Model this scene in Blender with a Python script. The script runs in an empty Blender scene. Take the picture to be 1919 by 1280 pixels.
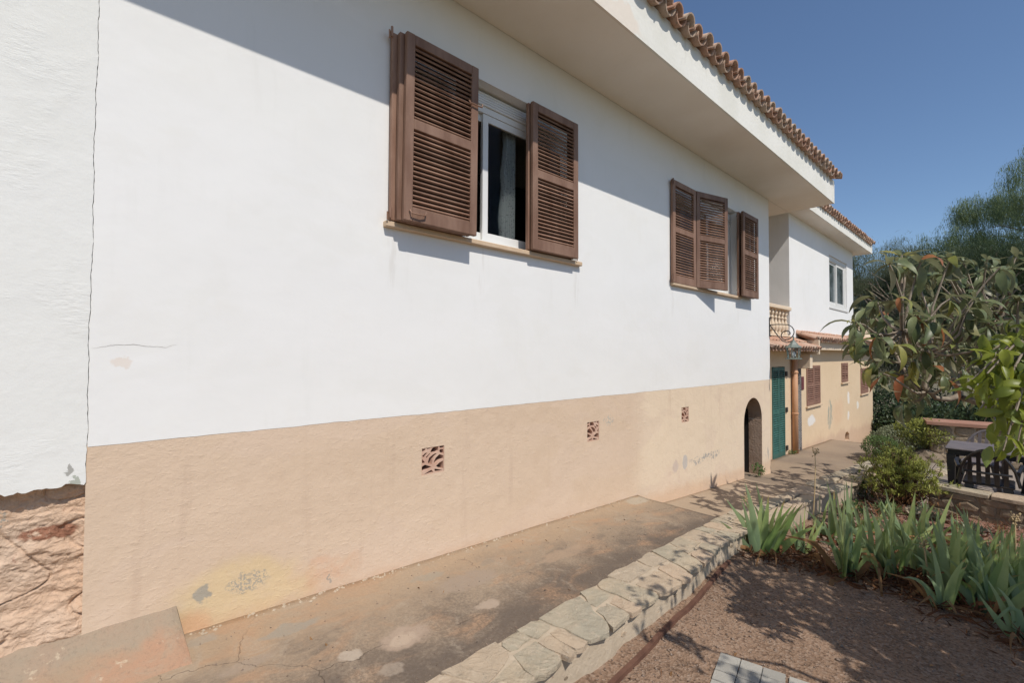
import bpy, bmesh, math, random
import numpy as np
from mathutils import Vector, Matrix, noise as mnoise
from mathutils.geometry import tessellate_polygon
random.seed(7); rng = np.random.default_rng(7)
S = bpy.context.scene; COL = S.collection
# ---------------------------------------------------------------- camera
F_PX = 863.0; ROLL = .005; PITCH = math.radians(1.4138); YAW = math.radians(42.5445)
CAMP = Vector((0, -2.75, 1.5))
fw = Vector((math.sin(YAW)*math.cos(PITCH), math.cos(YAW)*math.cos(PITCH), math.sin(PITCH)))
rt = Vector((math.cos(YAW), -math.sin(YAW), 0)); up = rt.cross(fw)
RT = rt*math.cos(ROLL)+up*math.sin(ROLL); UP = -rt*math.sin(ROLL)+up*math.cos(ROLL)
cd = bpy.data.cameras.new('camera'); cam = bpy.data.objects.new('camera', cd); COL.objects.link(cam)
cd.sensor_width = 36; cd.lens = F_PX/1919*36; cd.clip_start = .05; cd.clip_end = 3000
m = Matrix((RT, UP, -fw)).transposed().to_4x4(); m.translation = CAMP; cam.matrix_world = m
S.camera = cam
def ray(x, y): return fw+RT*((x-959.5)/F_PX)-UP*((y-640)/F_PX)
def at(x, y, d): return CAMP+ray(x, y)*d          # a point of the place seen at that depth
# ---------------------------------------------------------------- light
SUNV = Vector((-.28, -1, 1.37)).normalized()
EL = math.asin(SUNV.z); ROT = math.atan2(SUNV.x, SUNV.y)
w = bpy.data.worlds.new('World'); S.world = w; w.use_nodes = True
nt = w.node_tree; bg = nt.nodes['Background']; sky = nt.nodes.new('ShaderNodeTexSky')
sky.sky_type = 'NISHITA'; sky.sun_disc = False; sky.sun_elevation = EL; sky.sun_rotation = ROT
sky.air_density = 1.0; sky.dust_density = .5; sky.ozone_density = 4.5; sky.altitude = 50
nt.links.new(sky.outputs[0], bg.inputs[0]); bg.inputs[1].default_value = .12
sd = bpy.data.lights.new('sun', 'SUN'); sd.energy = 3.9; sd.angle = math.radians(.5); sd.color = (1, .945, .865)
sun = bpy.data.objects.new('sun', sd); COL.objects.link(sun); sun.rotation_euler = SUNV.to_track_quat('Z', 'Y').to_euler()
sun.location = (0, -10, 20)
S.view_settings.view_transform = 'Standard'; S.view_settings.look = 'None'
S.view_settings.exposure = 0; S.view_settings.gamma = 1; S.view_settings.use_curve_mapping = False
# ---------------------------------------------------------------- materials
class NT:
    def __init__(s, name, rough=.85, spec=.3):
        s.m = bpy.data.materials.new(name); s.m.use_nodes = True; s.t = s.m.node_tree
        s.b = s.t.nodes['Principled BSDF']; s.b.inputs['Roughness'].default_value = rough
        s.b.inputs['Specular IOR Level'].default_value = spec
        s.P = s.n('ShaderNodeNewGeometry').outputs['Position']
    def n(s, typ, **k):
        q = s.t.nodes.new(typ)
        for a, v in k.items(): setattr(q, a, v)
        return q
    def lk(s, a, b):
        if isinstance(a, (int, float)): b.default_value = a
        elif isinstance(a, tuple): b.default_value = (*a, 1) if len(a) == 3 and len(b.default_value) == 4 else a
        else: s.t.links.new(a, b)
    def noise(s, sc, det=4, rough=.55, vec=None, out='Fac', dist=0):
        q = s.n('ShaderNodeTexNoise'); q.inputs['Scale'].default_value = sc; q.inputs['Detail'].default_value = det
        q.inputs['Roughness'].default_value = rough; q.inputs['Distortion'].default_value = dist
        s.lk(vec or s.P, q.inputs['Vector']); return q.outputs[out]
    def voro(s, sc, vec=None, feat='F1', out='Distance'):
        q = s.n('ShaderNodeTexVoronoi', feature=feat); q.inputs['Scale'].default_value = sc
        s.lk(vec or s.P, q.inputs['Vector']); return q.outputs[out]
    def ma(s, op, a, b=0, c=0, clamp=False):
        q = s.n('ShaderNodeMath', operation=op, use_clamp=clamp)
        for i, v in enumerate((a, b, c)): s.lk(v, q.inputs[i])
        return q.outputs[0]
    def vm(s, op, a, b, o=0):
        q = s.n('ShaderNodeVectorMath', operation=op); s.lk(a, q.inputs[0]); s.lk(b, q.inputs[1]); return q.outputs[o]
    def mr(s, v, a, b, c=0, d=1):
        q = s.n('ShaderNodeMapRange', interpolation_type='SMOOTHSTEP'); s.lk(v, q.inputs[0])
        for i, x in enumerate((a, b, c, d)): q.inputs[i+1].default_value = x
        return q.outputs[0]
    def mix(s, f, a, b, bt='MIX'):
        q = s.n('ShaderNodeMix', data_type='RGBA', blend_type=bt); s.lk(f, q.inputs[0]); s.lk(a, q.inputs[6]); s.lk(b, q.inputs[7])
        return q.outputs[2]
    def scaled(s, v, x, y, z): return s.vm('MULTIPLY', v, (x, y, z))
    def blob(s, c, r, amp=.05, nsc=8, soft=.35):
        w_ = s.vm('SUBTRACT', s.noise(nsc, 4, out='Color'), (.5, .5, .5))
        v = s.vm('ADD', s.P, s.scaled(w_, amp*2, amp*2, amp*2)); v = s.vm('SUBTRACT', v, c)
        v = s.vm('MULTIPLY', v, tuple(1/x if x else 0 for x in r))
        q = s.n('ShaderNodeVectorMath', operation='LENGTH'); s.lk(v, q.inputs[0])
        return s.mr(q.outputs['Value'], 1, 1-soft)
    def bump(s, h, st, dist, prev=None):
        q = s.n('ShaderNodeBump'); q.inputs['Strength'].default_value = st; q.inputs['Distance'].default_value = dist
        s.lk(h, q.inputs['Height'])
        if prev is not None: s.lk(prev, q.inputs['Normal'])
        return q.outputs[0]
    def end(s, col, nrm=None, rough=None):
        s.lk(col, s.b.inputs['Base Color'])
        if nrm is not None: s.lk(nrm, s.b.inputs['Normal'])
        if rough is not None: s.lk(rough, s.b.inputs['Roughness'])
        return s.m
    def objrand(s): return s.n('ShaderNodeObjectInfo').outputs['Random']
def simple(name, c1, c2, sc=6, rough=.8, bsc=60, bst=.3, bd=.004, var=.25, spec=.3, stretch=None, metal=0):
    g = NT(name, rough, spec); g.b.inputs['Metallic'].default_value = metal
    v = g.scaled(g.P, *stretch) if stretch else g.P
    f = g.mr(g.noise(sc, 6, .6, v), .3, .7)
    c = g.mix(f, c1, c2)
    if var:
        k = g.mr(g.objrand(), 0, 1, 1-var, 1+var*.6); q = g.n('ShaderNodeCombineColor')
        for i in range(3): g.lk(k, q.inputs[i])
        c = g.mix(1.0, c, q.outputs[0], 'MULTIPLY')
    return g.end(c, g.bump(g.noise(bsc, 5, .6, v), bst, bd))
M = {}
# white render of the house
def white_render(name, base, rough_amt):
    g = NT(name, .9, .2)
    big = g.mr(g.noise(.7, 5, .6), .3, .75); med = g.noise(5, 6, .6)
    c = g.mix(big, base, tuple(x*.965 for x in base)); c = g.mix(g.mr(med, .5, .8, 0, .35), c, (base[0]*.95, base[1]*.93, base[2]*.89))
    v = g.scaled(g.P, 7, 7, .9); dr = g.mr(g.noise(1.3, 5, .6, v), .56, .8, 0, .3)
    c = g.mix(dr, c, (.66, .65, .61))
    pt_ = g.mr(g.noise(.9, 3, .5, g.scaled(g.P, 1, 1, 1.7), dist=1), .5, .58, 0, .3); c = g.mix(pt_, c, (base[0]*1.02, base[1]*1.02, base[2]*1.035)); pt2 = g.mr(g.noise(1.7, 4, .6, g.vm('ADD', g.P, (9, 3, 2)), dist=.6), .58, .64, 0, .22); c = g.mix(pt2, c, (base[0]*.93, base[1]*.925, base[2]*.90))
    for sx_, sz_ in ((1.45, 2.1), (3.33, 2.12), (5.12, 2.1), (7.05, 2.12), (2.2, 2.15)):
        stn = g.ma('MULTIPLY', g.blob((sx_, 0, sz_), (.05, 0, .26), .05, 9, .8), g.mr(g.noise(5, 4, .6, g.scaled(g.P, 8, 8, .6)), .4, .6)); c = g.mix(g.ma('MULTIPLY', stn, .35), c, (.58, .55, .50))
    # peeled spot and brown scab under the crack
    c = g.mix(g.ma('MULTIPLY', g.blob((.11, 0, 1.447), (.05, 0, .026), .03, 30), .5), c, (.70, .58, .48))
    c = g.mix(g.blob((-.055, 0, .985), (.012, 0, .026), .03, 38, .2), c, (.38, .37, .34))
    c = g.mix(g.blob((-.03, 0, .935), (.02, 0, .02), .035, 38, .2), c, (.42, .44, .38))
    sp = g.mr(g.noise(48, 2, .5), .79, .83, 0, .5); c = g.mix(sp, c, (.45, .42, .36))
    d = g.bump(g.noise(2.5, 4, .5), .22, .03)
    d = g.bump(g.noise(22, 5, .55, g.scaled(g.P, 1, 1, 1.3)), .09*rough_amt, .006, d); d = g.bump(g.noise(150, 3, .6), .14*rough_amt, .0015, d)
    if rough_amt > 2: d = g.bump(g.ma('MULTIPLY', g.mr(g.noise(2.1, 3), .5, .62), g.noise(34, 5, .65, g.scaled(g.P, .7, 1, 2.2))), .5, .006, d)
    return g.end(c, d)
M['white'] = white_render('white_render', (.80, .79, .765), 1.0)
M['white_old'] = white_render('old_white_render', (.76, .755, .72), 2.6)
# peach render
def peach(name, base, stains=True, far=False):
    g = NT(name, .92, .15)
    big = g.mr(g.noise(.9, 5, .6), .3, .7); c = g.mix(big, base, (base[0]*1.05, base[1]*1.06, base[2]*1.08))
    c = g.mix(g.mr(g.noise(7, 6, .65), .5, .78, 0, .4), c, (base[0]*.92, base[1]*.88, base[2]*.84))
    sp = g.n('ShaderNodeSeparateXYZ'); g.lk(g.P, sp.inputs[0]); 
    if stains:
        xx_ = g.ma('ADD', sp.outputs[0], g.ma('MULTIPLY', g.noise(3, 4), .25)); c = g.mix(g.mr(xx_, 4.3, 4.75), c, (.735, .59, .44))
        pt_ = g.mr(g.noise(1.1, 3, .5, g.scaled(g.P, 1, 1, 2.2), dist=.8), .52, .60, 0, .35); c = g.mix(pt_, c, (.67, .52, .405))
        stv = g.mr(g.noise(3.0, 5, .65, g.scaled(g.P, 3, 3, .25)), .56, .72, 0, .3); c = g.mix(stv, c, (.52, .38, .28))
        yel = g.ma('MULTIPLY', g.blob((.62, 0, .20), (.44, 0, .25), .16, 4, .45), g.mr(g.noise(9, 5, .65), .25, .55, .55, 1)); c = g.mix(g.ma('MULTIPLY', yel, .8), c, (.66, .50, .29))
        og = g.ma('MULTIPLY', g.blob((1.05, 0, .225), (.26, 0, .12), .16, 6, .6), g.mr(g.noise(13, 5, .65), .3, .6)); c = g.mix(g.ma('MULTIPLY', og, .5), c, (.62, .37, .235))
        og = g.blob((.40, 0, .13), (.12, 0, .12), .05, 9, .6); c = g.mix(g.ma('MULTIPLY', og, .6), c, (.66, .36, .20))
        grey = (.30, .29, .26)
        spk = g.mr(g.noise(70, 4, .7), .47, .55)
        for cc, rr, fl in (((.437, 0, .29), (.042, 0, .05), 1), ((.64, 0, .285), (.12, 0, .06), 0), ((1.075, 0, .165), (.008, 0, .03), 1)):
            k = g.blob(cc, rr, .05, 26, .4)
            if not fl: k = g.ma('MULTIPLY', k, spk)
            c = g.mix(g.ma('MULTIPLY', k, .75), c, grey)
        # flaked strip low on the wall near the arch
        k = g.blob((5.42, 0, .17), (.07, 0, .10), .03, 12, .2); c = g.mix(g.ma('MULTIPLY', k, .7), c, (.45, .43, .42))
        k = g.blob((5.18, 0, .15), (.09, 0, .09), .05, 12, .5); c = g.mix(g.ma('MULTIPLY', k, .6), c, (.52, .42, .38))
        k = g.ma('MULTIPLY', g.blob((6.0, 0, .15), (.6, 0, .055), .12, 5, .4), g.mr(g.noise(22, 4, .7), .46, .56)); c = g.mix(k, c, (.40, .36, .32))
        k = g.ma('MULTIPLY', g.blob((5.3, 0, .05), (.7, 0, .35), .2, 4, .8), g.mr(g.noise(9, 5, .7), .5, .7)); c = g.mix(g.ma('MULTIPLY', k, .5), c, (.60, .42, .33))
        k = g.ma('MULTIPLY', g.blob((3.84, 0, .83), (.1, 0, .06), .05, 20, .3), g.mr(g.noise(40, 4, .7), .5, .55)); c = g.mix(k, c, (.46, .42, .36))
        k = g.ma('MULTIPLY', g.blob((8.2, 0, -.25), (.12, 0, .35), .06, 12, .5), g.mr(g.noise(14, 5, .7, g.scaled(g.P, 1, 1, .35)), .5, .6)); c = g.mix(g.ma('MULTIPLY', k, .7), c, (.36, .34, .30))
        # dirt splashed on the foot of the wall
        z0 = g.ma('ADD', sp.outputs[2], g.ma('MULTIPLY', sp.outputs[0], .05)); z0 = g.ma('SUBTRACT', z0, g.ma('MULTIPLY', g.noise(6, 4), .16))
        c = g.mix(g.mr(z0, .14, .02, 0, .45), c, (.62, .40, .25))
    if far:
        for cc, rr, cl in (((12.2, .4, -.02), (.33, 0, .14), (.74, .72, .68)), ((15.7, .4, .28), (.16, 0, .2), (.76, .72, .66)), ((15.66, .4, -.2), (.14, 0, .14), (.74, .70, .64)),
                           ((16.8, .4, .0), (.16, 0, .16), (.74, .70, .62))):
            c = g.mix(g.ma('MULTIPLY', g.blob(cc, rr, .12, 5, .3), .85), c, cl)
        k = g.blob((13.75, .4, -.02), (.24, 0, .42), .2, 5, .3); c = g.mix(g.ma('MULTIPLY', k, g.mr(g.noise(9, 4, .7, g.scaled(g.P, 1, 1, .3)), .4, .6)), c, (.36, .35, .28))
        k = g.blob((14.6, .4, .0), (.8, 0, .45), .2, 3, .6); c = g.mix(g.ma('MULTIPLY', k, .45), c, (.66, .44, .28))
        z0 = g.ma('ADD', sp.outputs[2], g.ma('MULTIPLY', sp.outputs[0], .03)); z0 = g.ma('SUBTRACT', z0, g.ma('MULTIPLY', g.noise(2.2, 4), .5))
        c = g.mix(g.mr(z0, -.25, -.5, 0, .5), c, (.50, .33, .24))
        dots = g.mr(g.noise(8, 3, .6), .73, .76, 0, .6); c = g.mix(dots, c, (.38, .28, .20))
    else:
        dots = g.mr(g.noise(33, 2, .5), .80, .83, 0, .7); c = g.mix(dots, c, (.30, .22, .17))
    d = g.bump(g.noise(4, 5, .6), .4, .03)
    wv = g.scaled(g.P, 1, 1, 2.2)
    reg = g.mr(g.noise(1.9, 4, .6), .38, .62, .25, 1)
    d = g.bump(g.ma('MULTIPLY', g.mr(g.noise(21, 6, .62, wv, dist=.3), .5, .72), reg), .22, .010, d); d = g.bump(g.noise(70, 6, .72, g.scaled(g.P, 1, 1, 1.3)), .38, .005, d)
    return g.end(c, d)
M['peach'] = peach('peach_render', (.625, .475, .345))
M['peach_far'] = peach('pale_peach_render', (.66, .50, .33), False, True)
M['peach_cream'] = peach('cream_render', (.70, .56, .41), False)
M['soffit'] = (lambda g: g.end(g.mix(g.mr(g.noise(1.2, 5), .3, .7), (.86, .81, .73), (.80, .74, .65)), g.bump(g.noise(30, 5), .2, .006)))(NT('soffit_render', .9, .2))
def fascia():
    g = NT('fascia_render', .9, .2); c = g.mix(g.mr(g.noise(2.2, 5), .3, .7), (.78, .76, .70), (.72, .70, .63))
    k = g.ma('MULTIPLY', g.blob((2.9, -.71, 4.15), (.5, 0, .14), .2, 5, .4), .5); c = g.mix(k, c, (.74, .60, .48))
    k = g.ma('MULTIPLY', g.mr(g.noise(6, 5, .7, g.scaled(g.P, 1, 1, .4)), .58, .75), .5); c = g.mix(k, c, (.56, .54, .47))
    return g.end(c, g.bump(g.noise(25, 5), .35, .008))
M['fascia'] = fascia()
def tile():
    g = NT('terracotta_tile', .9, .2); r = g.objrand()
    c = g.mix(g.mr(g.noise(9, 6, .65), .3, .7), (.42, .225, .15), (.50, .33, .24)); c = g.mix(g.mr(r, .35, 1, 0, .8), c, (.50, .39, .30))
    c = g.mix(g.mr(g.noise(26, 5, .7), .55, .68, 0, .75), c, (.20, .17, .13)); c = g.mix(g.mr(g.noise(14, 4, .7), .64, .7, 0, .6), c, (.42, .42, .36))
    return g.end(c, g.bump(g.noise(70, 4), .5, .004))
M['tile'] = tile()
def stone(name, a, b, c3, sc=5, bs=.6):
    g = NT(name, .85, .25); r = g.objrand(); c = g.mix(g.mr(g.noise(sc, 6, .62), .35, .65), a, b)
    c = g.mix(g.mr(r, .3, 1, 0, .8), c, c3); c = g.mix(g.mr(g.noise(sc*5, 5, .7), .55, .75, 0, .4), c, tuple(x*.55 for x in a))
    return g.end(c, g.bump(g.noise(sc*8, 6, .7), bs, .009, g.bump(g.noise(sc*2.6, 5, .65), .8, .02)))
def coping_mat():
    g = NT('flagstone', .9, .2); r = g.objrand(); P2 = g.vm('ADD', g.P, g.vm('MULTIPLY', g.noise(0, 0) if False else (0, 0, 0), (1, 1, 1)))
    c = g.mix(g.mr(g.noise(4, 6, .65, dist=.6), .35, .65), (.46, .375, .265), (.36, .315, .235)); c = g.mix(g.mr(r, .2, .9, 0, .75), c, (.50, .37, .26)); c = g.mix(g.mr(g.ma('FRACT', g.ma('MULTIPLY', r, 7)), .6, 1, 0, .4), c, (.37, .335, .26))
    c = g.mix(g.mr(g.noise(9, 6, .7, dist=1.2), .52, .66, 0, .55), c, (.52, .42, .31)); c = g.mix(g.mr(g.noise(15, 6, .75), .58, .68, 0, .6), c, (.25, .215, .165)); c = g.mix(g.mr(g.noise(55, 4, .7), .64, .72, 0, .6), c, (.14, .12, .10))
    c = g.mix(g.mr(g.noise(33, 5, .7), .62, .68, 0, .45), c, (.55, .50, .42))
    d = g.bump(g.noise(9, 6, .7, dist=.8), .9, .025); d = g.bump(g.noise(48, 6, .72), .8, .008, d); return g.end(c, d)
M['coping'] = coping_mat(); _unused = lambda: stone('flagstone', (.45, .37, .265), (.37, .315, .235), (.47, .36, .26))
M['mortar'] = simple('pale_mortar', (.43, .345, .25), (.49, .40, .295), 9, .95, 50, .8, .008, 0)
M['rubble'] = stone('rubble_stone', (.24, .185, .125), (.30, .235, .165), (.19, .16, .12), 6, .9)
M['rock'] = stone('garden_rock', (.22, .165, .11), (.30, .22, .15), (.2, .16, .12), 4, 1)
def path_mat():
    g = NT('stained_concrete', .92, .2); sp = g.n('ShaderNodeSeparateXYZ'); g.lk(g.P, sp.inputs[0])
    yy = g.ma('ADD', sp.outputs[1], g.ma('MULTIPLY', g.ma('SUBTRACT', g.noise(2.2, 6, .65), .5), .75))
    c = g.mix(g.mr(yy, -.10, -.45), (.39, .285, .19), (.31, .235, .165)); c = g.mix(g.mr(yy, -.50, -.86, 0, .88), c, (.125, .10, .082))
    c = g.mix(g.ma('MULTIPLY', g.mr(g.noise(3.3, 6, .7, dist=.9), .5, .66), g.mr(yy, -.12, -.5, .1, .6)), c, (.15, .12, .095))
    # wash of ochre and of grey cement
    c = g.mix(g.mr(g.noise(1.7, 5, .6, dist=1.2), .5, .68, 0, .55), c, (.36, .28, .20))
    c = g.mix(g.mr(g.noise(2.6, 5, .6, g.scaled(g.P, 1, 1.8, 1), dist=.6), .5, .7, 0, .6), c, (.42, .26, .155)); c = g.mix(g.mr(g.noise(4.1, 6, .65, dist=1), .56, .66, 0, .4), c, (.40, .33, .25))
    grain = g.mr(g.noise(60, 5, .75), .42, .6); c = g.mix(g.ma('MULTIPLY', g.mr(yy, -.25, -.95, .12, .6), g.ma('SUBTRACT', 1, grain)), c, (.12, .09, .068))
    c = g.mix(g.mr(g.noise(110, 3, .7), .66, .74, 0, .3), c, (.45, .36, .28))
    for cc, rr, st, cl in (((1.18, -.68, 0), (.155, .10, 0), .75, (.37, .28, .21)), ((1.17, -.68, 0), (.09, .055, 0), .5, (.46, .36, .27)), ((1.80, -.40, 0), (.24, .12, 0), .65, (.32, .25, .19)),
                           ((1.70, -.70, 0), (.09, .05, 0), .8, (.37, .29, .22)), ((.92, -.65, 0), (.06, .035, 0), .8, (.40, .33, .26)), ((.78, -.25, 0), (.16, .06, 0), .6, (.30, .27, .22)),
                           ((.42, -.10, 0), (.07, .05, 0), .6, (.33, .28, .22)), ((2.05, -.27, 0), (.07, .04, 0), .6, (.29, .23, .17)), ((1.62, -.2, 0), (.14, .06, 0), .5, (.31, .27, .21)), ((4.2, -.10, 0), (.2, .10, 0), .7, (.40, .34, .26)), ((1.02, -.86, 0), (.08, .05, 0), .6, (.33, .27, .21)),
                           ((2.6, -.5, 0), (.3, .08, 0), .5, (.36, .26, .18)), ((.55, -.42, 0), (.12, .06, 0), .45, (.33, .26, .2))):
        c = g.mix(g.ma('MULTIPLY', g.ma('MULTIPLY', g.blob(cc, rr, .06, 11, .35), g.mr(g.noise(38, 5, .7), .3, .55, .6, 1)), min(1, st*1.25)), c, cl)
    c = g.mix(g.mr(g.noise(26, 1, .4), .775, .79, 0, .9), c, (.05, .04, .035))
    wv = g.vm('ADD', g.P, g.scaled(g.vm('SUBTRACT', g.noise(4, 5, .6, out='Color'), (.5, .5, .5)), .22, .22, 0)); ve = g.voro(.85, wv, 'DISTANCE_TO_EDGE')
    ck = g.ma('MULTIPLY', g.mr(ve, .0018, .0004), g.mr(g.noise(1.6, 3), .52, .62)); c = g.mix(g.ma('MULTIPLY', ck, .5), c, (.055, .042, .033))
    d = g.bump(g.noise(5, 5), .3, .02); d = g.bump(g.noise(80, 6, .7), .55, .005, d); d = g.bump(g.ma('SUBTRACT', 1, ck), .6, .006, d)
    return g.end(c, d)
M['path'] = path_mat()
def drive_mat(name, a, b):
    g = NT(name, .93, .2); c = g.mix(g.mr(g.noise(1.2, 6, .6), .35, .65), a, b)
    c = g.mix(g.mr(g.noise(45, 5, .75), .5, .7, 0, .45), c, tuple(x*.55 for x in a)); c = g.mix(g.mr(g.noise(5, 5, .7), .58, .72, 0, .35), c, tuple(x*.7 for x in a))
    return g.end(c, g.bump(g.noise(60, 6, .7), .6, .006, g.bump(g.noise(4, 4), .3, .02)))
M['slab'] = drive_mat('pale_concrete', (.40, .31, .225), (.36, .275, .195))
M['drive'] = drive_mat('worn_concrete', (.27, .205, .15), (.32, .245, .175))
M['terrace'] = drive_mat('terrace_concrete', (.26, .22, .18), (.30, .25, .21))
def soil_mat():
    g = NT('gravelly_soil', .97, .1); c = g.mix(g.mr(g.noise(1.6, 6, .65), .35, .65), (.29, .19, .128), (.23, .148, .098))
    v = g.n('ShaderNodeTexVoronoi'); v.inputs['Scale'].default_value = 85; g.lk(g.P, v.inputs['Vector'])
    sepc = g.n('ShaderNodeSeparateColor'); g.lk(v.outputs['Color'], sepc.inputs[0])
    c = g.mix(g.mr(sepc.outputs[0], .5, 1, 0, .55), c, (.36, .27, .205)); c = g.mix(g.mr(sepc.outputs[1], .55, .95, 0, .65), c, (.10, .062, .042))
    c = g.mix(g.mr(g.noise(220, 3, .7), .6, .75, 0, .5), c, (.52, .42, .34))
    d = g.bump(g.noise(9, 6, .65), .7, .03); d = g.bump(v.outputs['Distance'], .6, .008, d); d = g.bump(g.noise(200, 4, .7), .5, .004, d)
    return g.end(c, d)
M['soil'] = soil_mat()
M['redsoil'] = simple('reddish_soil', (.22, .11, .075), (.30, .17, .12), 3, .97, 40, 1, .02, 0)
M['terrain'] = simple('dry_ground', (.12, .11, .06), (.20, .16, .10), .5, .97, 10, .8, .05, 0)
M['brown'] = simple('brown_shutter_paint', (.19, .10, .063), (.30, .18, .125), 8, .6, 90, .3, .002, .24, .4, (1, 1, .25))
M['brown_far'] = simple('faded_brown_shutter_paint', (.235, .125, .09), (.28, .155, .11), 8, .6, 90, .2, .002, .1, .3)
M['green'] = simple('green_shutter_paint', (.035, .11, .09), (.055, .145, .118), 5, .5, 60, .2, .002, .1, .4)
M['sill'] = simple('sandstone_sill', (.56, .41, .27), (.62, .47, .33), 14, .8, 90, .3, .003, 0)
M['upvc'] = simple('white_frame', (.72, .71, .68), (.76, .75, .72), 3, .4, 50, .05, .001, 0, .5)
M['iron'] = simple('black_iron', (.025, .024, .022), (.05, .045, .04), 20, .55, 80, .3, .002, 0, .4)
M['verdigris'] = simple('verdigris_metal', (.12, .15, .13), (.19, .22, .19), 18, .5, 60, .3, .002, 0, .5)
M['rust'] = simple('rusty_steel', (.105, .05, .033), (.16, .08, .052), 12, .8, 70, .5, .003, 0)
M['pipe'] = simple('tan_pipe', (.50, .27, .15), (.55, .31, .18), 5, .6, 40, .1, .002, 0)
M['paver'] = simple('grey_paver', (.32, .30, .26), (.38, .355, .31), 7, .9, 80, .6, .005, .15)
M['plastic'] = simple('black_plastic', (.012, .012, .013), (.022, .02, .022), 5, .38, 60, .08, .001, .1, .5)
M['plastic_grey'] = simple('faded_plastic', (.13, .115, .12), (.18, .155, .16), 5, .5, 60, .1, .001, .1, .4)
M['terracotta'] = simple('terracotta_slab', (.31, .155, .105), (.36, .20, .14), 4, .85, 50, .4, .004, 0)
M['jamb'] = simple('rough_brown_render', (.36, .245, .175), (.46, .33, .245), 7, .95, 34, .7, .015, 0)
M['vent'] = simple('clay_vent', (.50, .30, .22), (.60, .42, .32), 10, .9, 60, .3, .003, 0)
M['dark'] = simple('dark_interior', (.02, .018, .016), (.03, .027, .024), 3, .95, 10, .1, .01, 0)
M['signm'] = simple('maroon_plate', (.13, .03, .035), (.16, .045, .05), 9, .5, 40, .1, .002, 0)
M['trellis'] = simple('grey_trellis', (.16, .15, .145), (.26, .245, .235), 20, .8, 50, .4, .003, 0)
M['bark'] = simple('grey_bark', (.20, .16, .125), (.32, .27, .21), 16, .95, 60, .9, .006, .15, .2, (1, 1, .5))
M['farwhite'] = simple('neighbour_white', (.50, .51, .52), (.56, .57, .58), 2, .9, 10, .1, .01, 0)
g = NT('cracked_line', .95, .1); M['crack'] = g.end((.40, .37, .33))
def glass(name, col=(.02, .025, .025)):
    g = NT(name, .04, .6); g.b.inputs['Transmission Weight'].default_value = 1; g.b.inputs['IOR'].default_value = 1.12
    return g.end((.86, .9, .9))
M['glass'] = glass('window_glass')
g = NT('reflecting_glass', .06, 1.0); M['glass_dark'] = g.end(g.mix(g.mr(g.noise(1.5, 4), .4, .6), (.05, .065, .07), (.16, .19, .20)))
def curtain():
    g = NT('lace_curtain', .9, .1); v = g.voro(45, feat='F1'); a = g.mr(g.ma('ADD', v, g.ma('MULTIPLY', g.noise(25, 3), .5)), .35, .62, .25, 1)
    g.lk(a, g.b.inputs['Alpha']); return g.end((.42, .43, .42))
M['curtain'] = curtain()
def leafmat(name, top, top2, under, trans=.35, tip=None, rough=.5, spec=.35, hue=.3):
    g = NT(name, rough, spec); geo = g.n('ShaderNodeNewGeometry'); r = g.objrand()
    isl = geo.outputs['Random Per Island'] 
    rr = g.ma('FRACT', g.ma('ADD', r, isl)); c = g.mix(rr, top, top2)
    c = g.mix(g.mr(g.noise(12, 4), .4, .7, 0, .4), c, tuple(x*.7 for x in top))
    if tip:
        gen = g.n('ShaderNodeTexCoord').outputs['Generated']; sp = g.n('ShaderNodeSeparateXYZ'); g.lk(gen, sp.inputs[0])
        t = g.ma('ADD', sp.outputs[2], g.ma('MULTIPLY', g.ma('SUBTRACT', g.ma('ADD', g.noise(30, 3), g.ma('MULTIPLY', r, .25)), .6), .35)); c = g.mix(g.mr(t, .88, .97), c, tip)
    c = g.mix(geo.outputs['Backfacing'], c, under)
    g.lk(c, g.b.inputs['Base Color'])
    tr = g.n('ShaderNodeBsdfTranslucent'); g.lk(g.mix(.5, c, tuple(min(1, x*2.2) for x in top2), 'MIX'), tr.inputs[0])
    mx = g.n('ShaderNodeMixShader'); mx.inputs[0].default_value = trans; g.lk(g.b.outputs[0], mx.inputs[1]); g.lk(tr.outputs[0], mx.inputs[2])
    out = g.t.nodes['Material Output']; g.lk(mx.outputs[0], out.inputs[0])
    g.lk(g.bump(g.noise(60, 3, vec=g.scaled(g.P, 1, 1, .3)), .2, .003), g.b.inputs['Normal']); return g.m
M['loquat'] = leafmat('loquat_leaf', (.06, .09, .034), (.21, .235, .11), (.22, .21, .13), .25, rough=.42)
M['loquat_yellow'] = leafmat('yellowing_leaf', (.20, .24, .06), (.32, .30, .09), (.26, .25, .12), .35)
M['loquat_red'] = leafmat('withered_leaf', (.24, .07, .035), (.36, .16, .07), (.3, .12, .06), .35)
M['citrus'] = leafmat('citrus_leaf', (.11, .16, .025), (.27, .30, .04), (.16, .21, .06), .4, rough=.4)
M['iris'] = leafmat('iris_leaf', (.19, .29, .085), (.37, .43, .18), (.20, .275, .15), .3, (.38, .24, .10), .5)
M['iris_dry'] = leafmat('dry_iris_leaf', (.17, .075, .035), (.36, .22, .11), (.24, .13, .06), .25, None, .8, .1)
M['litter'] = leafmat('dry_leaf_litter', (.055, .022, .013), (.21, .10, .05), (.16, .07, .035), .15, None, .85, .1)
M['pepper'] = leafmat('pepper_tree_leaf', (.085, .13, .05), (.24, .29, .13), (.10, .14, .07), .3)
M['pine'] = leafmat('grey_green_needles', (.075, .10, .05), (.16, .18, .105), (.11, .125, .08), .3, rough=.8)
M['hedge'] = leafmat('dark_hedge_leaf', (.03, .055, .025), (.07, .10, .04), (.05, .07, .04), .2)
M['euph'] = leafmat('yellow_green_leaf', (.20, .24, .04), (.36, .36, .09), (.2, .22, .08), .3)
M['succ'] = leafmat('mid_green_leaf', (.08, .14, .04), (.15, .21, .07), (.1, .15, .06), .3)
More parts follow.
